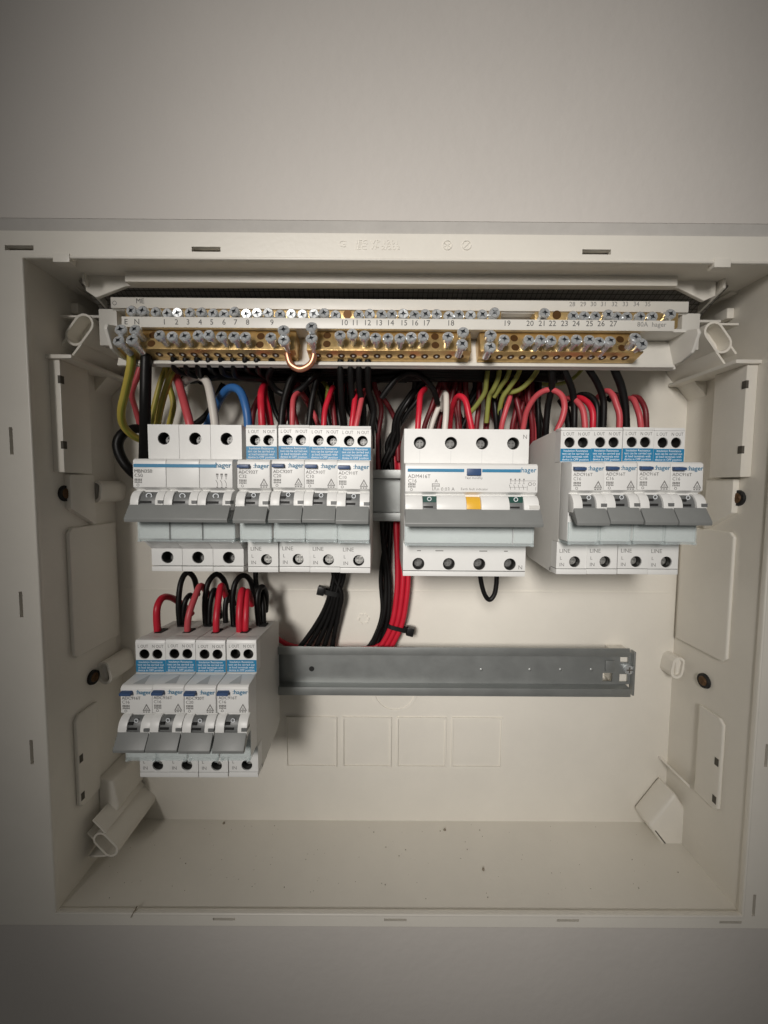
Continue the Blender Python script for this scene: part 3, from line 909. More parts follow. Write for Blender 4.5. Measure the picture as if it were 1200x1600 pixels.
    mb.ring(circle(65.8, 10.8, 1.0, 10), circle(65.8, 10.8, .75, 10), 0, .05).ring(circle(68.0, 10.8, .8, 10), circle(68.0, 10.8, .6, 10), 0, .05)
    o = mb.build('circuit_symbol', 'ink', nose); o.location = Vector((0, -D_, 0)) * MM
    sp = surround_profile()
    for (x0, x1) in ((a, 9.2), (16.5, 32.0), (39.8, 54.5), (62.0, b)):
        su = MB().prof(sp, x0, x1).build('switch_surround', 'case', t, bevel=.25)
    MB().box(64.6, b + .02, 58, 62.75, -2.2, -.3).build('lock_notch', 'case_dk', su)
    for x0 in (9.3, 54.6):
        dr = MB().prof(drum_profile(), x0, x0 + 7.2).build('toggle', 'toggle', t, bevel=.2)
        MB().box(x0 + .05, x0 + 7.15, 57, 60.75, 1.0, 4.1).build('green_flag', 'green', dr)
        put('off_mark', OMARK, 'ink_w', dr, (x0 + 3.4, -60.75, 2.7))
        MB().box(x0 + .3, x0 + 5.3, 56, 61.5, -1.9, -1.0).build('toggle_slot', 'black', dr)
    MB().prof([(p_[0] + .3, p_[1]) for p_ in drum_profile()], 32.2, 39.6).build('fault_indicator', 'yellow', t, bevel=.25)
    MB().prof(lever_profile(), 0.0, 70.6).build('lever', 'grey', t, bevel=.35)
    cover(t, .3, 69.6)
    MB().box(58.0, 58.4, 52, 57.5, -21.8, -10.8).build('window_divider', 'pale_grey', t)
    return t
fp = make_four_pole()
fp.location = Vector((XD_, 0, -1.4)) * MM

# ------------------------------------------------------------------ terminal bar carrier
TA = math.radians(18)
tc0 = at(600, 532.5, 44.0)
BAR = Vector((0, tc0.y, tc0.z))
NV = Vector((0, -math.cos(TA), math.sin(TA)))
UV = Vector((0, math.sin(TA), math.cos(TA)))
car = thing('terminal_carrier', 'white plastic carrier with two tiers of brass terminal bars across the box top', 'terminal carrier', (130, -30, 75))
car_off = Vector((130, -30, 75))
class CB(MB):
    def lbox(s, x0, x1, n0, n1, u0, u1):          # box in the tilted frame of the bars
        o = len(s.v)
        s.box(x0, x1, 0, 1, 0, 1)
        for v in s.v[o:]:
            n_ = n1 if v.y < -.5 else n0
            u_ = u1 if v.z > .5 else u0
            p_ = BAR + NV * n_ + UV * u_
            v.y, v.z = p_.y, p_.z
        return s
    def build(s, name, m='tray', parent=None, **k):
        for v in s.v: v -= car_off
        return MB.build(s, name, m, parent or car, **k)
xl, xr = at(190, 535, 40).x - 5, at(1058, 545, 40).x + 2
CB().lbox(xl, xr, -12.0, -10.2, -9.4, 9.5).build('tray_back', bevel=.3)
CB().lbox(xl + 13, xr - 2, -10.2, -8.4, -9.4, -7.4).build('tray_lip', bevel=.4)
# front number strip
sa, sb = at(190, 506, 46), at(1054, 508, 46)
zs1, zs0 = at(600, 497.5, 46).z, at(600, 514.0, 46).z
CB().box(sa.x, sb.x, 44.2, 46, zs0, zs1).build('number_strip', bevel=.2)
CB().box(sa.x - 3, sb.x + 8, 30, 44.2, zs0 + .2, zs0 + 1.8).build('strip_shelf')
# rear strip and rear bar deck
ra, rb = at(173, 475, 24), at(1076, 482, 24)
zr1, zr0 = at(600, 467.5, 24).z, at(600, 486.0, 24).z
CB().box(ra.x, rb.x, 22.4, 24, zr0 + .6, zr1).build('number_strip', bevel=.2)
CB().box(ra.x, rb.x, 14, 22.4, zr0, zr0 + 1.4).build('strip_shelf')
CB().box(ra.x + 1, rb.x - 1, 14, 16, zs0 - 6, zr0).build('rear_plate')
# end plates
for e, x in ((0, ra.x), (1, rb.x - 2)):
    zl = BAR.z - 7.0
    pts = [(14, zr0 + 1), (24, zr0 + 1), (26, zs1 - 1), (45, zs0 + 1), (52, zs0 - 1), (53, BAR.z + 2), (49, zl), (42, zl - 2.5), (30, zl - 2.5), (14, zs0 - 5)]
    xx = (sa.x - 5 if e == 0 else xr - 1)
    CB().prof(pts, xx, xx + 1.8).build('end_plate', bevel=.5)
    # bracket towards the side wall
    CB().box(min(x, x + (-9 if e == 0 else 11)), max(x + 2, x + (0 if e == 0 else 11)), 17, 22, zs1 - 7, zr0 + 1).build('end_bracket', bevel=.5)
    CB().box(x - (26 if e == 0 else 0), x + (0 if e == 0 else 28), 12, 17, zr0 - 2.2, zr0 - .6).build('bracket_arm', bevel=.3)
# lettering on the strips
def ctext(s, size, px, py, d, m='ink_dk'):
    p = at(px, py, d) - car_off
    text('number_lettering', s, size, p.x, d + car_off.y, p.z, m, car, 'CENTER')
for s, px in zip(['E', 'N'] + [str(k) for k in range(1, 28)], [197, 214, 257, 276, 294, 313, 331, 350, 368, 387, 425, 538, 555, 574, 592, 610, 631, 648, 666, 704, 792, 828, 847, 863, 882, 900, 921, 939, 958]):
    ctext(s, 3.0, px, 508.4 + (px - 600) * .004, 46.0)
for s, px in zip([str(k) for k in range(28, 36)], [894, 911, 927, 943, 960, 977, 994, 1012]):
    ctext(s, 2.7, px, 478.5, 24.0, 'ink')
ctext('80A  hager', 2.6, 1018, 510.5, 46.0, 'ink')
ctext('ME', 2.9, 219, 474, 24.0, 'ink_dk')
p = at(179, 473.5, 24)
CB().ring(circle(p.x, p.z, 1.3, 14), circle(p.x, p.z, 1.0, 14), 24, 24.08).build('earth_mark', 'ink')

# screws of the bars
def bar_screw(r, ln):
    mb = MB()
    def c(z0, z1, r0, r1=None, n=14): mb.cyl((0, 0, z0), (0, 0, z1), r0, r1, n, caps=(z0 < -4))
    c(-ln, -1.9, r * .64)
    c(-2.2, -.55, r, r, 24)
    # chamfered rim with a cross recess
    n = 24
    def rg(f, z): return [Vector((f(i) * r * math.cos(2 * math.pi * i / n), f(i) * r * math.sin(2 * math.pi * i / n), z)) for i in range(n)]
    arm = lambda i: .76 if i % 6 == 0 else (.34 if i % 6 in (1, 5) else .30)
    o = rg(lambda i: 1.0, -.55)
    a = rg(lambda i: .84, 0)
    b = rg(arm, -.04)
    e = rg(lambda i: arm(i) * .72, -1.1)
    k = len(o)
    fs = []
    for g in range(3):
        fs += [(g * k + i, g * k + (i + 1) % k, (g + 1) * k + (i + 1) % k, (g + 1) * k + i) for i in range(k)]
    mb.add(o + a + b, fs[:2 * k])
    mb.add(b + e, [(i, (i + 1) % k, k + (i + 1) % k, k + i) for i in range(k)] + [tuple(k + i for i in range(k))], 1)
    return mb.mesh('bar_screw')
SCR = bar_screw(2.95, 11)
SCR_B = bar_screw(3.15, 10)
SCR_R = bar_screw(3.1, 8)
def put_screw(me, head, parent, tilt=TA, jit=0.10):
    head = Vector(head) + Vector((random.uniform(-.35, .35), random.uniform(-.8, .8), random.uniform(-.3, .3)))
    ax = Vector((random.uniform(-jit, jit), -math.cos(tilt), math.sin(tilt) + random.uniform(-jit, jit))).normalized()
    o = put('bar_screw', me, ['screw', 'screw_rc'], parent)
    o.rotation_mode = 'QUATERNION'
    q_ = ax.to_track_quat('Z', 'Y') @ Matrix.Rotation(random.uniform(0, 6.28), 3, 'Z').to_quaternion()
    o.rotation_quaternion = q_
    o.location = (Vector(head) - car_off) * MM
    return o
def bar(pxa, pxb, chamfer=0):
    p0, p1 = at(pxa, 533, 44).x, at(pxb, 535, 44).x
    mb = CB().lbox(p0, p1, -9.8, 0, -6.2, 6.2)
    return mb.build('brass_bar', 'brass', bevel=.35), p0, p1
def bar_hole(px, py, parent):
    p_ = at(px, py, 44)
    u_ = (p_ - BAR).dot(UV)
    c = Vector((p_.x, 0, 0)) + BAR + UV * u_
    c.x = p_.x
    mb = CB().cyl(c - NV * .5, c + NV * .05, 2.15, n=16)
    mb.build('screw_hole', 'hole', parent)
def wire_dots(p0, p1, parent, n):
    """screw tips seen in the wire bores under the bar"""
    for k in range(n):
        x = p0 + (p1 - p0) * (k + .5) / n
        c = BAR + NV * -4.8 + UV * -6.2; c.x = x
        mb = CB().cyl(c + UV * .3, c - UV * .06, 2.0, n=12)
        mb.build('wire_bore', 'hole', parent)
        mb = CB().cyl(c - UV * .02, c - UV * .35, .8, .5, n=8)
        mb.build('screw_tip', 'screw', parent)
HD = 52.0
b1, a0, a1 = bar(180, 462)
for (px, py) in ((187, 513), (208, 513), (183, 530.5), (206, 531)): put_screw(SCR_B, at(px, py, HD - .5), b1)
for (px, py) in ((249, 522), (269, 525), (289, 525), (308, 523), (326, 523), (345, 523), (365, 525), (383, 524), (421, 524)): put_screw(SCR, at(px, py, HD), b1)
for (px, py) in ((442, 513.5), (443, 531)): put_screw(SCR_B, at(px, py, HD), b1)
for (px, py) in ((238, 522), (238, 538.5), (407, 524), (407, 540.5)): bar_hole(px, py, b1)
wire_dots(at(235, 533, 44).x, a1 - 2, b1, 12)
b2, a0, a1 = bar(480, 736)
for (px, py) in ((532, 522), (550, 521), (568, 522), (587, 524.5), (606, 525), (625, 526), (643, 525), (662, 525), (701, 526)): put_screw(SCR, at(px, py, HD), b2)
for (px, py) in ((486, 510), (486, 528), (724, 516), (722, 537)): put_screw(SCR_B, at(px, py, HD), b2)
for (px, py) in ((511, 522), (511, 539), (680, 524), (680, 541)): bar_hole(px, py, b2)
wire_dots(a0 + 2, a1 - 2, b2, 13)
b3, a0, a1 = bar(750, 1003)
for (px, py) in ((789, 529), (828, 530), (846, 530), (863, 530), (883, 530), (901, 530), (920, 530), (939, 531), (956, 531)): put_screw(SCR, at(px, py, HD), b3)
for (px, py) in ((766, 523), (766, 540)): put_screw(SCR_B, at(px, py, HD), b3)
o = put_screw(SCR_B, at(995, 525, HD), b3, .45, 0); o = put_screw(SCR_B, at(1004, 537, HD), b3, .1, 0)
for (px, py) in ((804, 527), (804, 545), (970, 529), (970, 546)): bar_hole(px, py, b3)
wire_dots(a0 + 2, a1 - 4, b3, 13)
# rear bars
def rear_bar(pxa, pxb):
    p0, p1 = at(pxa, 493, 27).x, at(pxb, 493, 27).x
    zc = at(600, 495, 27).z
    return CB().box(p0, p1, 18, 27, zc - 5, zc + 3.4).build('brass_bar', 'brass', bevel=.3)
rb1 = rear_bar(196, 783)
rb2 = rear_bar(836, 1060)
for (px, py) in ((204, 485), (222, 484)): put_screw(SCR_R, at(px, py, 37), rb1, .1)
x = 243.0
while x < 772:
    if abs(x - 543) > 8: put_screw(SCR_R, at(x, 490.5 + random.uniform(-1.5, 1.0) + (x - 600) * .005, 34.5), rb1, .12)
    x += 17.62
put_screw(SCR_R, at(774, 487, 36), rb1, .12)
for (px, py) in ((851, 488), (897, 493), (914, 493), (932, 493), (951, 491), (965, 494), (982, 494), (1001, 495), (1020, 494), (1050, 490)): put_screw(SCR_R, at(px, py, 34.5), rb2, .12)
for (px, py, par) in ((543, 491, rb1), (870, 492, rb2)):
    p_ = at(px, py, 27.1)
    CB().cyl((p_.x, -26.6, p_.z), (p_.x, -27.1, p_.z), 2.6, n=16).build('screw_hole', 'hole', par)

# ------------------------------------------------------------------ wires
def smooth_path(pts, n=7):
    P = [Vector(p) for p in pts]
    out = []
    for i in range(len(P) - 1):
        p0 = P[max(i - 1, 0)]; p1 = P[i]; p2 = P[i + 1]; p3 = P[min(i + 2, len(P) - 1)]
        for k in range(n):
            t = k / n
            out.append(.5 * ((2 * p1) + (p2 - p0) * t + (2 * p0 - 5 * p1 + 4 * p2 - p3) * t * t + (3 * p1 - p0 - 3 * p2 + p3) * t ** 3))
    out.append(P[-1])
    return out
WN = {'w_black': 'black_wire', 'w_red': 'red_wire', 'w_pink': 'red_wire', 'w_dkred': 'red_wire', 'w_white': 'white_wire', 'w_blue': 'blue_wire', 'w_yellow': 'earth_wire', 'w_lime': 'earth_wire'}
def wire(m, dia, pts, label, group=None):
    """pts: (px, py, depth); dia in millimetres"""
    path = smooth_path([at(*p) for p in pts])
    base = path[0].copy()
    mb = MB().tube([p - base for p in path], dia / 2, 10, stripe=(2, 3, 7) if m in ('w_yellow', 'w_lime') else None)
    ms = [m, 'w_green'] if m in ('w_yellow', 'w_lime') else m
    o = mb.build(WN[m], ms)
    o.location = base * MM
    return tag(o, label, 'wire', group)

# left cluster
wire('w_yellow', 4.6, [(206, 548, 40), (204, 575, 38), (197, 608, 32), (190, 640, 26), (192, 662, 20), (204, 678, 14), (220, 687, 8), (240, 694, 2)], 'thick green-yellow earth wire hanging furthest left below the brass bars')
wire('w_black', 6.0, [(229, 552, 40), (228, 580, 40), (227, 630, 38), (226, 690, 30), (224, 740, 20)], 'thick black cable dropping straight down beside the three-pole breaker')
wire('w_black', 6.4, [(232, 672, -2), (212, 670, 2), (192, 678, 8), (184, 695, 10), (190, 716, 10), (204, 735, 8), (222, 750, 0)], 'thick black cable looping out to the left of the three-pole breaker')
wire('w_yellow', 3.8, [(276, 572, 22), (268, 584, 24), (258, 612, 25), (250, 642, 25), (245, 672, 22), (243, 690, 18)], 'green-yellow earth wire slanting down to the left end of the three-pole breaker top')
wire('w_yellow', 3.6, [(262, 575, 10), (264, 600, 12), (271, 632, 14), (265, 662, 12), (260, 690, 8)], 'green-yellow earth wire bowed just left of the thick red wire')
wire('w_yellow', 3.4, [(262, 566, 4), (250, 600, 4), (240, 640, 4), (236, 668, 4), (234, 700, 0)], 'short olive earth wire behind the black cable at the left')
wire('w_pink', 3.4, [(222, 565, 12), (214, 590, 12), (206, 615, 10), (212, 640, 4), (220, 670, 0)], 'faded pink wire half hidden between the earth wire and black cable')
wire('w_pink', 5.0, [(270, 580, 16), (279, 598, 20), (288, 630, 27), (296, 660, 31), (300, 685, 30)], 'thick faded red wire entering the three-pole breaker from above')
wire('w_white', 5.0, [(284, 600, 14), (296, 591, 18), (311, 588, 22), (324, 598, 26), (331, 628, 30), (336, 662, 31), (337, 685, 30)], 'thick white wire bent over into the three-pole breaker')
wire('w_blue', 5.0, [(322, 668, 6), (336, 640, 10), (347, 618, 18), (361, 606, 24), (376, 613, 28), (385, 640, 31), (388, 668, 31), (388, 690, 30)], 'thick blue wire arching between the three-pole breaker and its neighbour')
wire('w_black', 4.4, [(270, 700, 0), (300, 668, 2), (326, 645, 4), (350, 600, 6)], 'black wire slanting behind the white wire')
G1 = 'black wires hanging from the left brass bar'
L1 = 'one of the black wires turning right below the left brass bar'
for k, px in enumerate((272, 291, 309, 327, 346, 365, 384, 402)):
    dx = 30 + 6 * (k % 3)
    wire('w_black', 3.7, [(px, 556, 38 - k % 2), (px, 570, 36), (px + 6, 580 + (k % 3) * 4, 30 - 2 * (k % 4)), (px + dx, 584 + (k * 5 % 9), 22 - 2 * (k % 4)), (px + dx + 60, 580 + (k * 7 % 12), 16 - k), (px + dx + 140, 580 + (k * 3 % 10), 8 - k)], ('first', 'second', 'third', 'fourth', 'fifth', 'sixth', 'seventh', 'eighth')[k] + ' black wire from the left, turning right below the left brass bar', G1)
for k in range(7):
    y = 573 + (k % 4) * 5.0
    wire('w_black', 3.7, [(262 + 12 * k, y + 8, 4 - k), (300 + 14 * k, y + 2, 14 - 2 * k), (370 + 10 * k, y + (k % 3) * 3, 18 - 3 * k), (450 + 9 * k, y + 3, 14 - 2 * k), (540 + 6 * k, y + (k % 2) * 5, 8 - k), (620 + 5 * k, y + 6, 0 - k)], 'one of the black wires bundled flat under the left half of the carrier', 'black wires bundled under the left half of the carrier')
GD = 'dark wires packed behind the top row'
LB, LR = 'one of the black wires packed in the shade behind the top row', 'one of the dark red wires packed in the shade behind the top row'
rnd = random.Random(3)
for k in range(6):
    y = 573 + k * 3.6
    wire('w_black', 4.3, [(272 + 8 * k, y + 6, 10 - k), (330, y + rnd.uniform(-2, 2), 22 - 3 * k), (430, y + rnd.uniform(-2, 3), 24 - 4 * k), (530, y + rnd.uniform(-2, 2), 22 - 4 * k), (640, y + rnd.uniform(-3, 2), 24 - 4 * k), (760, y + rnd.uniform(-2, 2), 22 - 4 * k), (868 - 6 * k, y + 3, 10 - 2 * k)], 'one of the long black wires spanning the whole underside of the carrier', 'long black wires under the carrier')
for k in range(26):
    x = rnd.uniform(402, 596) if k < 13 else rnd.uniform(690, 868)
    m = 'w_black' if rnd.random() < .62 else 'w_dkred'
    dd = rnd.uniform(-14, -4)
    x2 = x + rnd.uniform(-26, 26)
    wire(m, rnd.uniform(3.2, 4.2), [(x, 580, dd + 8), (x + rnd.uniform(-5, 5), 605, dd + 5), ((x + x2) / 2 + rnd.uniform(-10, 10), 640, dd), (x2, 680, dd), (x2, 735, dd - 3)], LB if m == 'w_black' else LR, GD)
wire('w_black', 3.8, [(425, 556, 38), (424, 575, 34), (420, 590, 26), (432, 610, 20), (450, 616, 20), (470, 608, 22), (486, 592, 24), (500, 580, 20)], 'black wire sagging in a loop below the copper link')
wire('w_black', 4.2, [(470, 574, 22), (455, 592, 24), (446, 618, 26), (441, 645, 28), (438, 690, 28)], 'black wire running down to the second single-module breaker')
wire('w_black', 4.0, [(462, 586, 14), (450, 612, 16), (453, 640, 22), (457, 690, 24)], 'thin black wire crossing behind the loop under the copper link')
# second group
wire('w_red', 4.4, [(414, 600, 10), (409, 612, 24), (408, 625, 28), (409, 650, 31), (411, 690, 30)], 'red wire standing upright into the left well of the first single-module breaker')
wire('w_red', 4.2, [(413, 604, 14), (414, 620, 22), (420, 645, 24), (427, 690, 22)], 'red wire tight against its upright twin above the first single-module breaker')
wire('w_pink', 3.2, [(486, 640, 0), (478, 622, 8), (468, 614, 20), (459, 622, 27), (457, 645, 31), (457, 690, 30)], 'faded red wire hooked over into the second single-module breaker')
wire('w_pink', 3.2, [(470, 612, 2), (482, 632, 6), (494, 655, 10), (505, 690, 12)], 'faded red wire slanting down behind the hooked one')
wire('w_black', 3.8, [(498, 580, 20), (492, 605, 22), (486, 635, 24), (480, 690, 26)], 'black wire left of the bright red wire at the third single-module breaker')
wire('w_black', 3.6, [(492, 590, 6), (500, 615, 6), (510, 645, 8), (520, 690, 8)], 'black wire sloping to the right behind the third single-module breaker')
wire('w_red', 3.3, [(520, 605, 10), (515, 618, 24), (508, 640, 29), (506, 665, 31), (505, 690, 30)], 'bright red wire bent into the third single-module breaker')
wire('w_dkred', 3.3, [(517, 612, 18), (520, 635, 20), (523, 665, 22), (524, 690, 22)], 'dark red wire just right of the bright red wire')
wire('w_red', 3.2, [(560, 608, 14), (555, 622, 26), (552, 645, 30), (549, 668, 31), (547, 690, 30)], 'left of two pale red wires at the fourth single-module breaker')
wire('w_pink', 3.2, [(570, 610, 14), (565, 624, 26), (560, 648, 30), (556, 668, 31), (555, 690, 30)], 'right of two pale red wires at the fourth single-module breaker')
G2 = 'black wires dropping from the middle brass bar'
for k, px in enumerate((532, 548, 561, 575)):
    wire('w_black', 3.8, [(px, 556, 37), (px, 580, 35), (px + 1, 610, 30 - k), (px + 3 + 2 * k, 640, 24 - k), (px + 6, 668, 18), (px + 6, 700, 12)], ('leftmost', 'second from the left', 'third from the left', 'rightmost')[k] + ' of four black wires dropping straight from the middle brass bar', G2)
wire('w_lime', 2.8, [(480, 578, 0), (500, 592, 4), (510, 603, 10), (512, 612, 12), (508, 640, 6)], 'short green earth wire end showing through the dark wires')
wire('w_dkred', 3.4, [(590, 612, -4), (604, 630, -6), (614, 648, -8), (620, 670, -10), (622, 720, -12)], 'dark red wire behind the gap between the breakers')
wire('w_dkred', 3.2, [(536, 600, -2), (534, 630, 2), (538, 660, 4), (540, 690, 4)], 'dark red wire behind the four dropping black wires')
G3 = 'black wires running down through the gap behind the upper rail'
for k in range(4):
    J = lambda a=3.5: rnd.uniform(-a, a)
    q = (2, 0, 3, 1)[k]
    wire('w_black', (3.3, 3.8, 3.2, 3.6)[k], [(652 + 5 * k + J(6), 594, 4 - 2 * k), (638 + 4 * q + J(), 622 + k, -4 + 2 * k), (622 + 5 * q + J(5), 652 + J(), -8 + 2 * k), (606 + 4 * k + J(), 692, -13 + k), (598 + 5 * q + J(), 735, -14), (595 + 6 * q + J(1.5), 775, -14), (595 + 5 * q + J(), 832, -13), (597 + 4 * k + J(), 900, -14 + 1.5 * (k % 2)), (596 + 4 * k + J(2), 955, -14 + 1.5 * (k % 2)), (588 + 4 * k + J(2), 990, -15 + k % 2), (572 + 6 * k, 1014, -15), (540 + 6 * k, 1030, -15)],
         'one of the black wires in the bundle running down behind both rails', G3)
G4 = 'red wires tied in a bundle between the rails'
for k in range(3):
    wire('w_red', 3.9, [(616 + 7 * k, 690, -16), (617 + 7 * k, 725, -16.5), (618 + 8 * k, 775, -16), (619 + 8.5 * k, 830, -12), (621 + 8.5 * k, 900, -10), (618 + 8 * k, 945, -10), (612 + 8 * k, 975, -10.5), (602 + 8 * k, 998, -12), (590 + 9 * k, 1014, -13), (572 + 10 * k, 1027, -14)],
         ('left', 'middle', 'right')[k] + ' red wire of the tied bundle above the lower rail', G4)
wire('w_red', 3.6, [(625, 985, -14), (604, 1002, -14), (580, 1012, -14), (540, 1015, -15), (500, 1014, -15), (460, 1010, -15), (440, 1002, -14), (428, 992, -12)], 'red wire lying along the top edge of the lower rail')
# middle group
wire('w_black', 3.6, [(596, 622, 16), (606, 608, 18), (620, 592, 20), (640, 583, 22), (660, 590, 20), (676, 607, 16), (684, 630, 8)], 'black wire arched over the gap left of the four-pole unit')
GB = 'black wires lying under the carrier'
for k in range(9):
    y = 574 + (k % 5) * 4.2
    wire('w_black', 3.7, [(500 + 22 * k % 90, y + 4, 18 - k), (580 + 8 * k, y + 2 - (k % 3) * 2, 20 - k), (660 + 8 * k, y - 1, 22 - k), (740 + 5 * k, y + 1, 20 - k), (810 + 6 * k, y + (k % 3), 16 - k), (868 + 4 * (k % 4), y + 4, 6)], 'one of the black wires bundled flat under the right half of the carrier', GB)
wire('w_red', 3.6, [(664, 608, 12), (657, 617, 24), (655, 640, 29), (653, 668, 31), (653, 690, 30)], 'red wire upright into the first pole of the four-pole unit')
wire('w_white', 3.6, [(690, 640, 2), (694, 622, 14), (697, 618, 24), (697, 645, 30), (695, 672, 31), (695, 690, 30)], 'white wire upright into the second pole of the four-pole unit')
wire('w_white', 3.4, [(696, 612, 0), (686, 635, 4), (676, 660, 6), (668, 690, 6)], 'greyish white wire slanting behind the upright white one')
wire('w_red', 3.6, [(702, 690, 4), (704, 650, 10), (709, 630, 18), (717, 619, 25), (727, 626, 29), (733, 650, 31), (738, 675, 31), (740, 692, 30)], 'red wire arched into the third pole of the four-pole unit')
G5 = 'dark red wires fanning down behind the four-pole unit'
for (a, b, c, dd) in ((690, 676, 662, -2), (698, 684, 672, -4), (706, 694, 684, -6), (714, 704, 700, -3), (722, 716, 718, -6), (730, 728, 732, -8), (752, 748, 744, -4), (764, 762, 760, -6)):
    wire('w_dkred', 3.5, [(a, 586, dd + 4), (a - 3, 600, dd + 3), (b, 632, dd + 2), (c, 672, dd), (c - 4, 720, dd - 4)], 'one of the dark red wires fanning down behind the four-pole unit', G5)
G6 = 'green-yellow earth wires fanning out under the carrier'
for pts, lab in (([(762, 578, 20), (760, 594, 20), (757, 614, 14), (744, 634, 6), (730, 650, 0)], 'leftmost of the green-yellow earth wires fanned above the four-pole unit'),
                 ([(780, 578, 20), (778, 592, 20), (771, 608, 16), (764, 622, 10), (760, 660, 2)], 'second green-yellow earth wire of the fan above the four-pole unit'),
                 ([(796, 578, 20), (792, 590, 20), (783, 603, 16), (772, 620, 10)], 'third green-yellow earth wire of the fan, the shortest'),
                 ([(812, 578, 20), (807, 590, 20), (795, 607, 16), (784, 625, 10), (778, 660, 0)], 'fourth green-yellow earth wire of the fan above the four-pole unit'),
                 ([(840, 578, 20), (832, 590, 20), (816, 606, 16), (799, 613, 12), (780, 612, 4)], 'rightmost green-yellow earth wire of the fan, curving flattest'),
                 ([(836, 596, -8), (856, 601, -10), (878, 599, -12), (897, 590, -12), (914, 572, -12)], 'thin green-yellow earth wire curving on the back panel right of the fan')):
    wire('w_lime', 3.1 if 'thin' not in lab else 2.6, pts, lab, G6)
G7 = 'dark wires behind the right end of the four-pole unit'
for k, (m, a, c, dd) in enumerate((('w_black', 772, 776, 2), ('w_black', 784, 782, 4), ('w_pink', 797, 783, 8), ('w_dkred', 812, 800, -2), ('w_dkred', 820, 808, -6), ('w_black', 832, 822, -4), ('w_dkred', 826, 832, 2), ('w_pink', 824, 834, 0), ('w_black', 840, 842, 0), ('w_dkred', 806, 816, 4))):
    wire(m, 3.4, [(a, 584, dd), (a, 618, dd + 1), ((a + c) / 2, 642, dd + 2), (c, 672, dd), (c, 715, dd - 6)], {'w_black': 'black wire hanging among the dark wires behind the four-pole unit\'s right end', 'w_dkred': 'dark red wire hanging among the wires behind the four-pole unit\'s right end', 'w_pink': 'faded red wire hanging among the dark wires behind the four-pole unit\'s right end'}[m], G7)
# right group
wire('w_pink', 3.5, [(812, 700, 6), (818, 666, 10), (823, 643, 14), (835, 622, 19), (850, 611, 23), (865, 610, 26), (878, 619, 29), (882, 636, 31), (878, 655, 31), (871, 672, 31), (868, 690, 30)], 'faded red wire in the widest arch into the right breaker group')
wire('w_black', 3.8, [(862, 560, 34), (862, 582, 32), (862, 606, 26), (856, 636, 20), (853, 672, 16), (853, 700, 10)], 'black wire dropping beside the wide red arch')
wire('w_black', 3.8, [(876, 562, 34), (884, 584, 32), (893, 606, 28), (897, 630, 25), (897, 665, 24), (896, 690, 22)], 'black wire curving down left of the paired red wires')
wire('w_black', 4.6, [(876, 625, 8), (884, 640, 12), (889, 665, 16), (890, 690, 16)], 'thick black wire half hidden behind the paired red wires')
wire('w_pink', 3.5, [(880, 626, 14), (890, 622, 22), (902, 628, 27), (911, 642, 30), (914, 668, 31), (914, 690, 30)], 'left, faded one of the paired red wires at the right breaker group')
wire('w_red', 3.6, [(894, 624, 12), (906, 622, 20), (919, 630, 25), (926, 645, 28), (926, 668, 28), (926, 690, 26)], 'right, bright one of the paired red wires at the right breaker group')
wire('w_black', 3.6, [(890, 632, 4), (902, 619, 12), (916, 617, 18), (928, 625, 22), (933, 642, 24), (931, 690, 24)], 'black wire arched over the bright red one')
wire('w_black', 3.8, [(910, 562, 34), (922, 580, 32), (934, 600, 29), (942, 622, 27), (943, 645, 26), (941, 690, 24)], 'black wire curving down between the red pair and the third red arch')
wire('w_pink', 3.5, [(926, 634, 8), (935, 620, 16), (947, 611, 23), (957, 617, 28), (963, 632, 30), (968, 652, 31), (966, 690, 30)], 'faded red wire in the third arch of the right breaker group')
wire('w_pink', 3.3, [(955, 618, 16), (967, 622, 20), (971, 640, 22), (968, 670, 22)], 'faded red wire tucked behind the third red arch')
wire('w_black', 4.4, [(955, 562, 34), (962, 582, 32), (970, 602, 30), (976, 630, 28), (978, 660, 26), (978, 690, 24)], 'rightmost black wire dropping from the carrier')
wire('w_black', 4.4, [(950, 625, 6), (962, 618, 10), (972, 640, 14), (976, 690, 16)], 'thick black wire behind the rightmost dropping wire')
wire('w_pink', 3.3, [(972, 634, 12), (980, 624, 20), (989, 624, 26), (995, 637, 29), (1000, 655, 31), (1003, 690, 30)], 'rightmost faded red wire, arched into the last breakers')
wire('w_dkred', 3.2, [(988, 620, 14), (999, 623, 18), (1008, 640, 22), (1010, 665, 22), (1010, 690, 20)], 'dark brownish wire hugging the rightmost red wire')
# lower row
wire('w_red', 4.2, [(300, 960, -2), (285, 945, 4), (268, 934, 14), (254, 934, 22), (246, 948, 28), (245, 968, 29), (247, 992, 28)], 'red wire arched into the leftmost lower breaker')
wire('w_pink', 3.9, [(326, 930, 4), (314, 915, 14), (305, 932, 22), (296, 958, 28), (293, 978, 29), (294, 994, 28)], 'red wire leaning into the second lower breaker')
wire('w_red', 4.0, [(354, 935, 4), (346, 915, 16), (341, 940, 24), (338, 968, 29), (338, 994, 28)], 'red wire leaning into the third lower breaker')
wire('w_red', 4.2, [(388, 940, 4), (379, 922, 18), (375, 945, 26), (374, 970, 29), (375, 994, 28)], 'left of two upright red wires at the rightmost lower breaker')
wire('w_red', 4.0, [(394, 945, 4), (387, 924, 16), (385, 945, 24), (384, 970, 28), (383, 994, 27)], 'right of two upright red wires at the rightmost lower breaker')
wire('w_black', 3.6, [(282, 985, 15), (279, 950, 16), (281, 918, 14), (287, 900, 10), (295, 895, 6), (304, 905, 2), (309, 930, -4)], 'black wire in a tall narrow loop above the leftmost lower breaker')
wire('w_black', 3.4, [(284, 985, 14), (288, 945, 14), (296, 930, 10), (302, 935, 4)], 'short black wire inside the tall left loop')
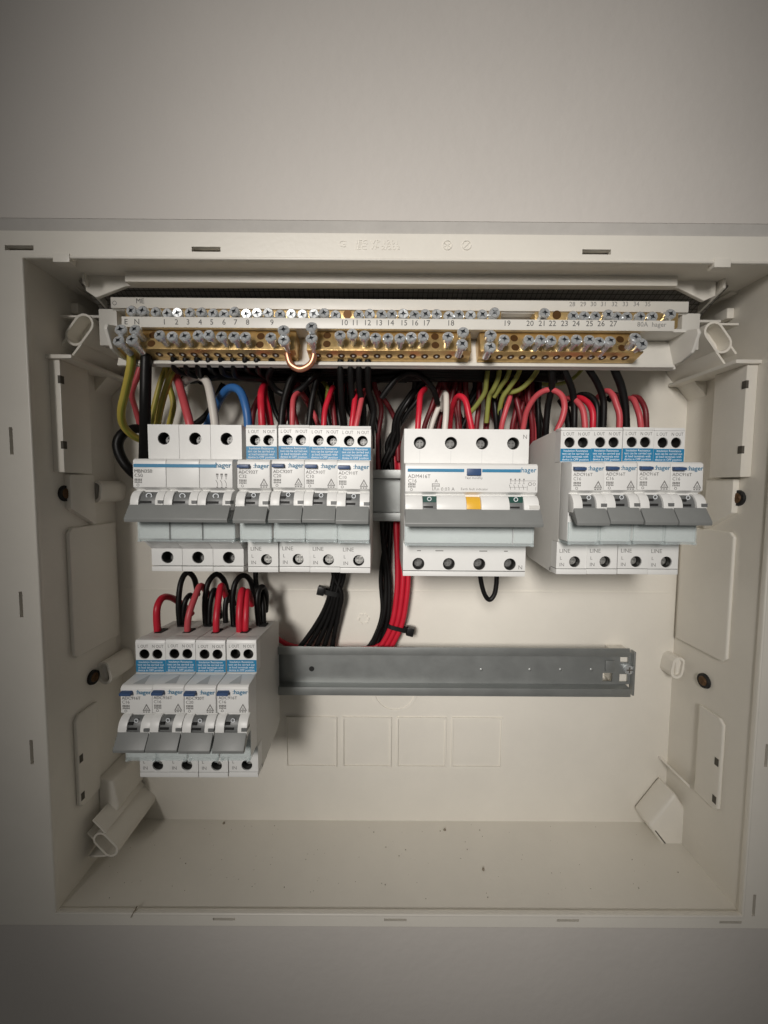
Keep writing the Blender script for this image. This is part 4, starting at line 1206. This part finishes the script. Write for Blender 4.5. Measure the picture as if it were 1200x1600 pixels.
wire('w_black', 3.6, [(322, 985, 15), (320, 945, 14), (324, 914, 12), (334, 899, 8), (343, 899, 4), (352, 912, 0), (358, 940, -6)], 'black wire looped above the second lower breaker')
wire('w_black', 3.6, [(326, 985, 14), (328, 945, 12), (334, 922, 8), (340, 935, 2), (344, 965, -4)], 'short black wire inside the second loop')
wire('w_black', 3.6, [(366, 985, 15), (363, 945, 12), (366, 916, 10), (375, 901, 6), (386, 901, 2), (394, 915, -2), (398, 945, -8)], 'black wire looped above the third lower breaker')
wire('w_black', 3.6, [(354, 985, 8), (352, 950, 8), (358, 925, 4), (366, 945, -2)], 'black wire between the middle lower loops')
wire('w_black', 3.8, [(406, 988, 15), (402, 950, 14), (403, 926, 12), (410, 917, 8), (416, 930, 2), (415, 955, -4)], 'black wire looped tightly above the rightmost lower breaker')
wire('w_black', 3.6, [(412, 988, 12), (411, 950, 10), (408, 930, 6), (400, 912, -4), (400, 885, -8)], 'black wire rising from the rightmost lower breaker behind the top row')
G8 = 'black wires tied in a bundle below the top row'
for k in range(5):
    wire('w_black', 3.7, [(524 + 5 * (k % 4), 870, -8), (522 + 5 * (k % 4), 900, -9 - k % 2), (516 + 4.4 * k, 928, -9 - k % 2), (506 + 6 * k, 955, -11), (488 + 9 * k, 985, -13), (466 + 13 * k, 1014, -14), (450 + 15 * k, 1030, -15)], 'one of the black wires in the tied bundle fanning down to the lower rail', G8)
wire('w_black', 3.0, [(750, 880, 20), (751, 905, 20), (757, 928, 20), (765, 937, 20), (773, 927, 20), (776, 905, 20), (776, 880, 20)], 'short black wire loop hanging below the four-pole unit')
# bare copper link between the first two bars
lk = smooth_path([at(*p) for p in ((449, 545, 42), (450, 558, 42), (455, 570, 42), (469, 577, 42), (484, 570, 42), (490, 558, 42), (491, 545, 42))])
o = MB().tube([p - lk[0] for p in lk], 1.75, 14).build('copper_link', 'copper'); o.location = lk[0] * MM
tag(o, 'bare copper wire link hanging between the left and middle brass bars', 'copper link')

# cable ties
def tie(px, py, d, w_, h_, ang, head, label):
    c = at(px, py, d)
    t = thing('cable_tie', label, 'cable tie', c, 'black cable ties')
    band = stadium(0, 0, w_, 3.2, 0, 6)
    mb = MB()
    n = len(band)
    # flat band wrapped round the bundle: outline runs in x / depth, height along z
    inn = [(x * .94, y * .86) for x, y in band]
    v = []
    for z in (-h_ / 2, h_ / 2):
        v += [(x, y, z) for x, y in band]
    for z in (-h_ / 2, h_ / 2):
        v += [(x, y, z) for x, y in inn]
    fs = []
    for i in range(n):
        j = (i + 1) % n
        fs += [(i, j, n + j, n + i), (2 * n + j, 2 * n + i, 3 * n + i, 3 * n + j), (n + i, n + j, 3 * n + j, 3 * n + i), (j, i, 2 * n + i, 2 * n + j)]
    mb.add(v, fs)
    b_ = mb.build('tie_band', 'tie', t)
    hx = head * (w_ / 2 + 1.2)
    hd = MB().box(hx - 2.6, hx + 2.6, -3.0, 3.4, -3.0, 3.0).build('tie_head', 'tie', t, bevel=.5)
    t.rotation_euler = (0, ang, 0)
tie(519, 926, -9.5, 13.5, 3.4, math.radians(12), -1, 'cable tie round the black bundle below the top row of breakers')
tie(622, 981, -10.5, 15.5, 3.0, math.radians(14), 1, 'cable tie round the red bundle above the lower rail')
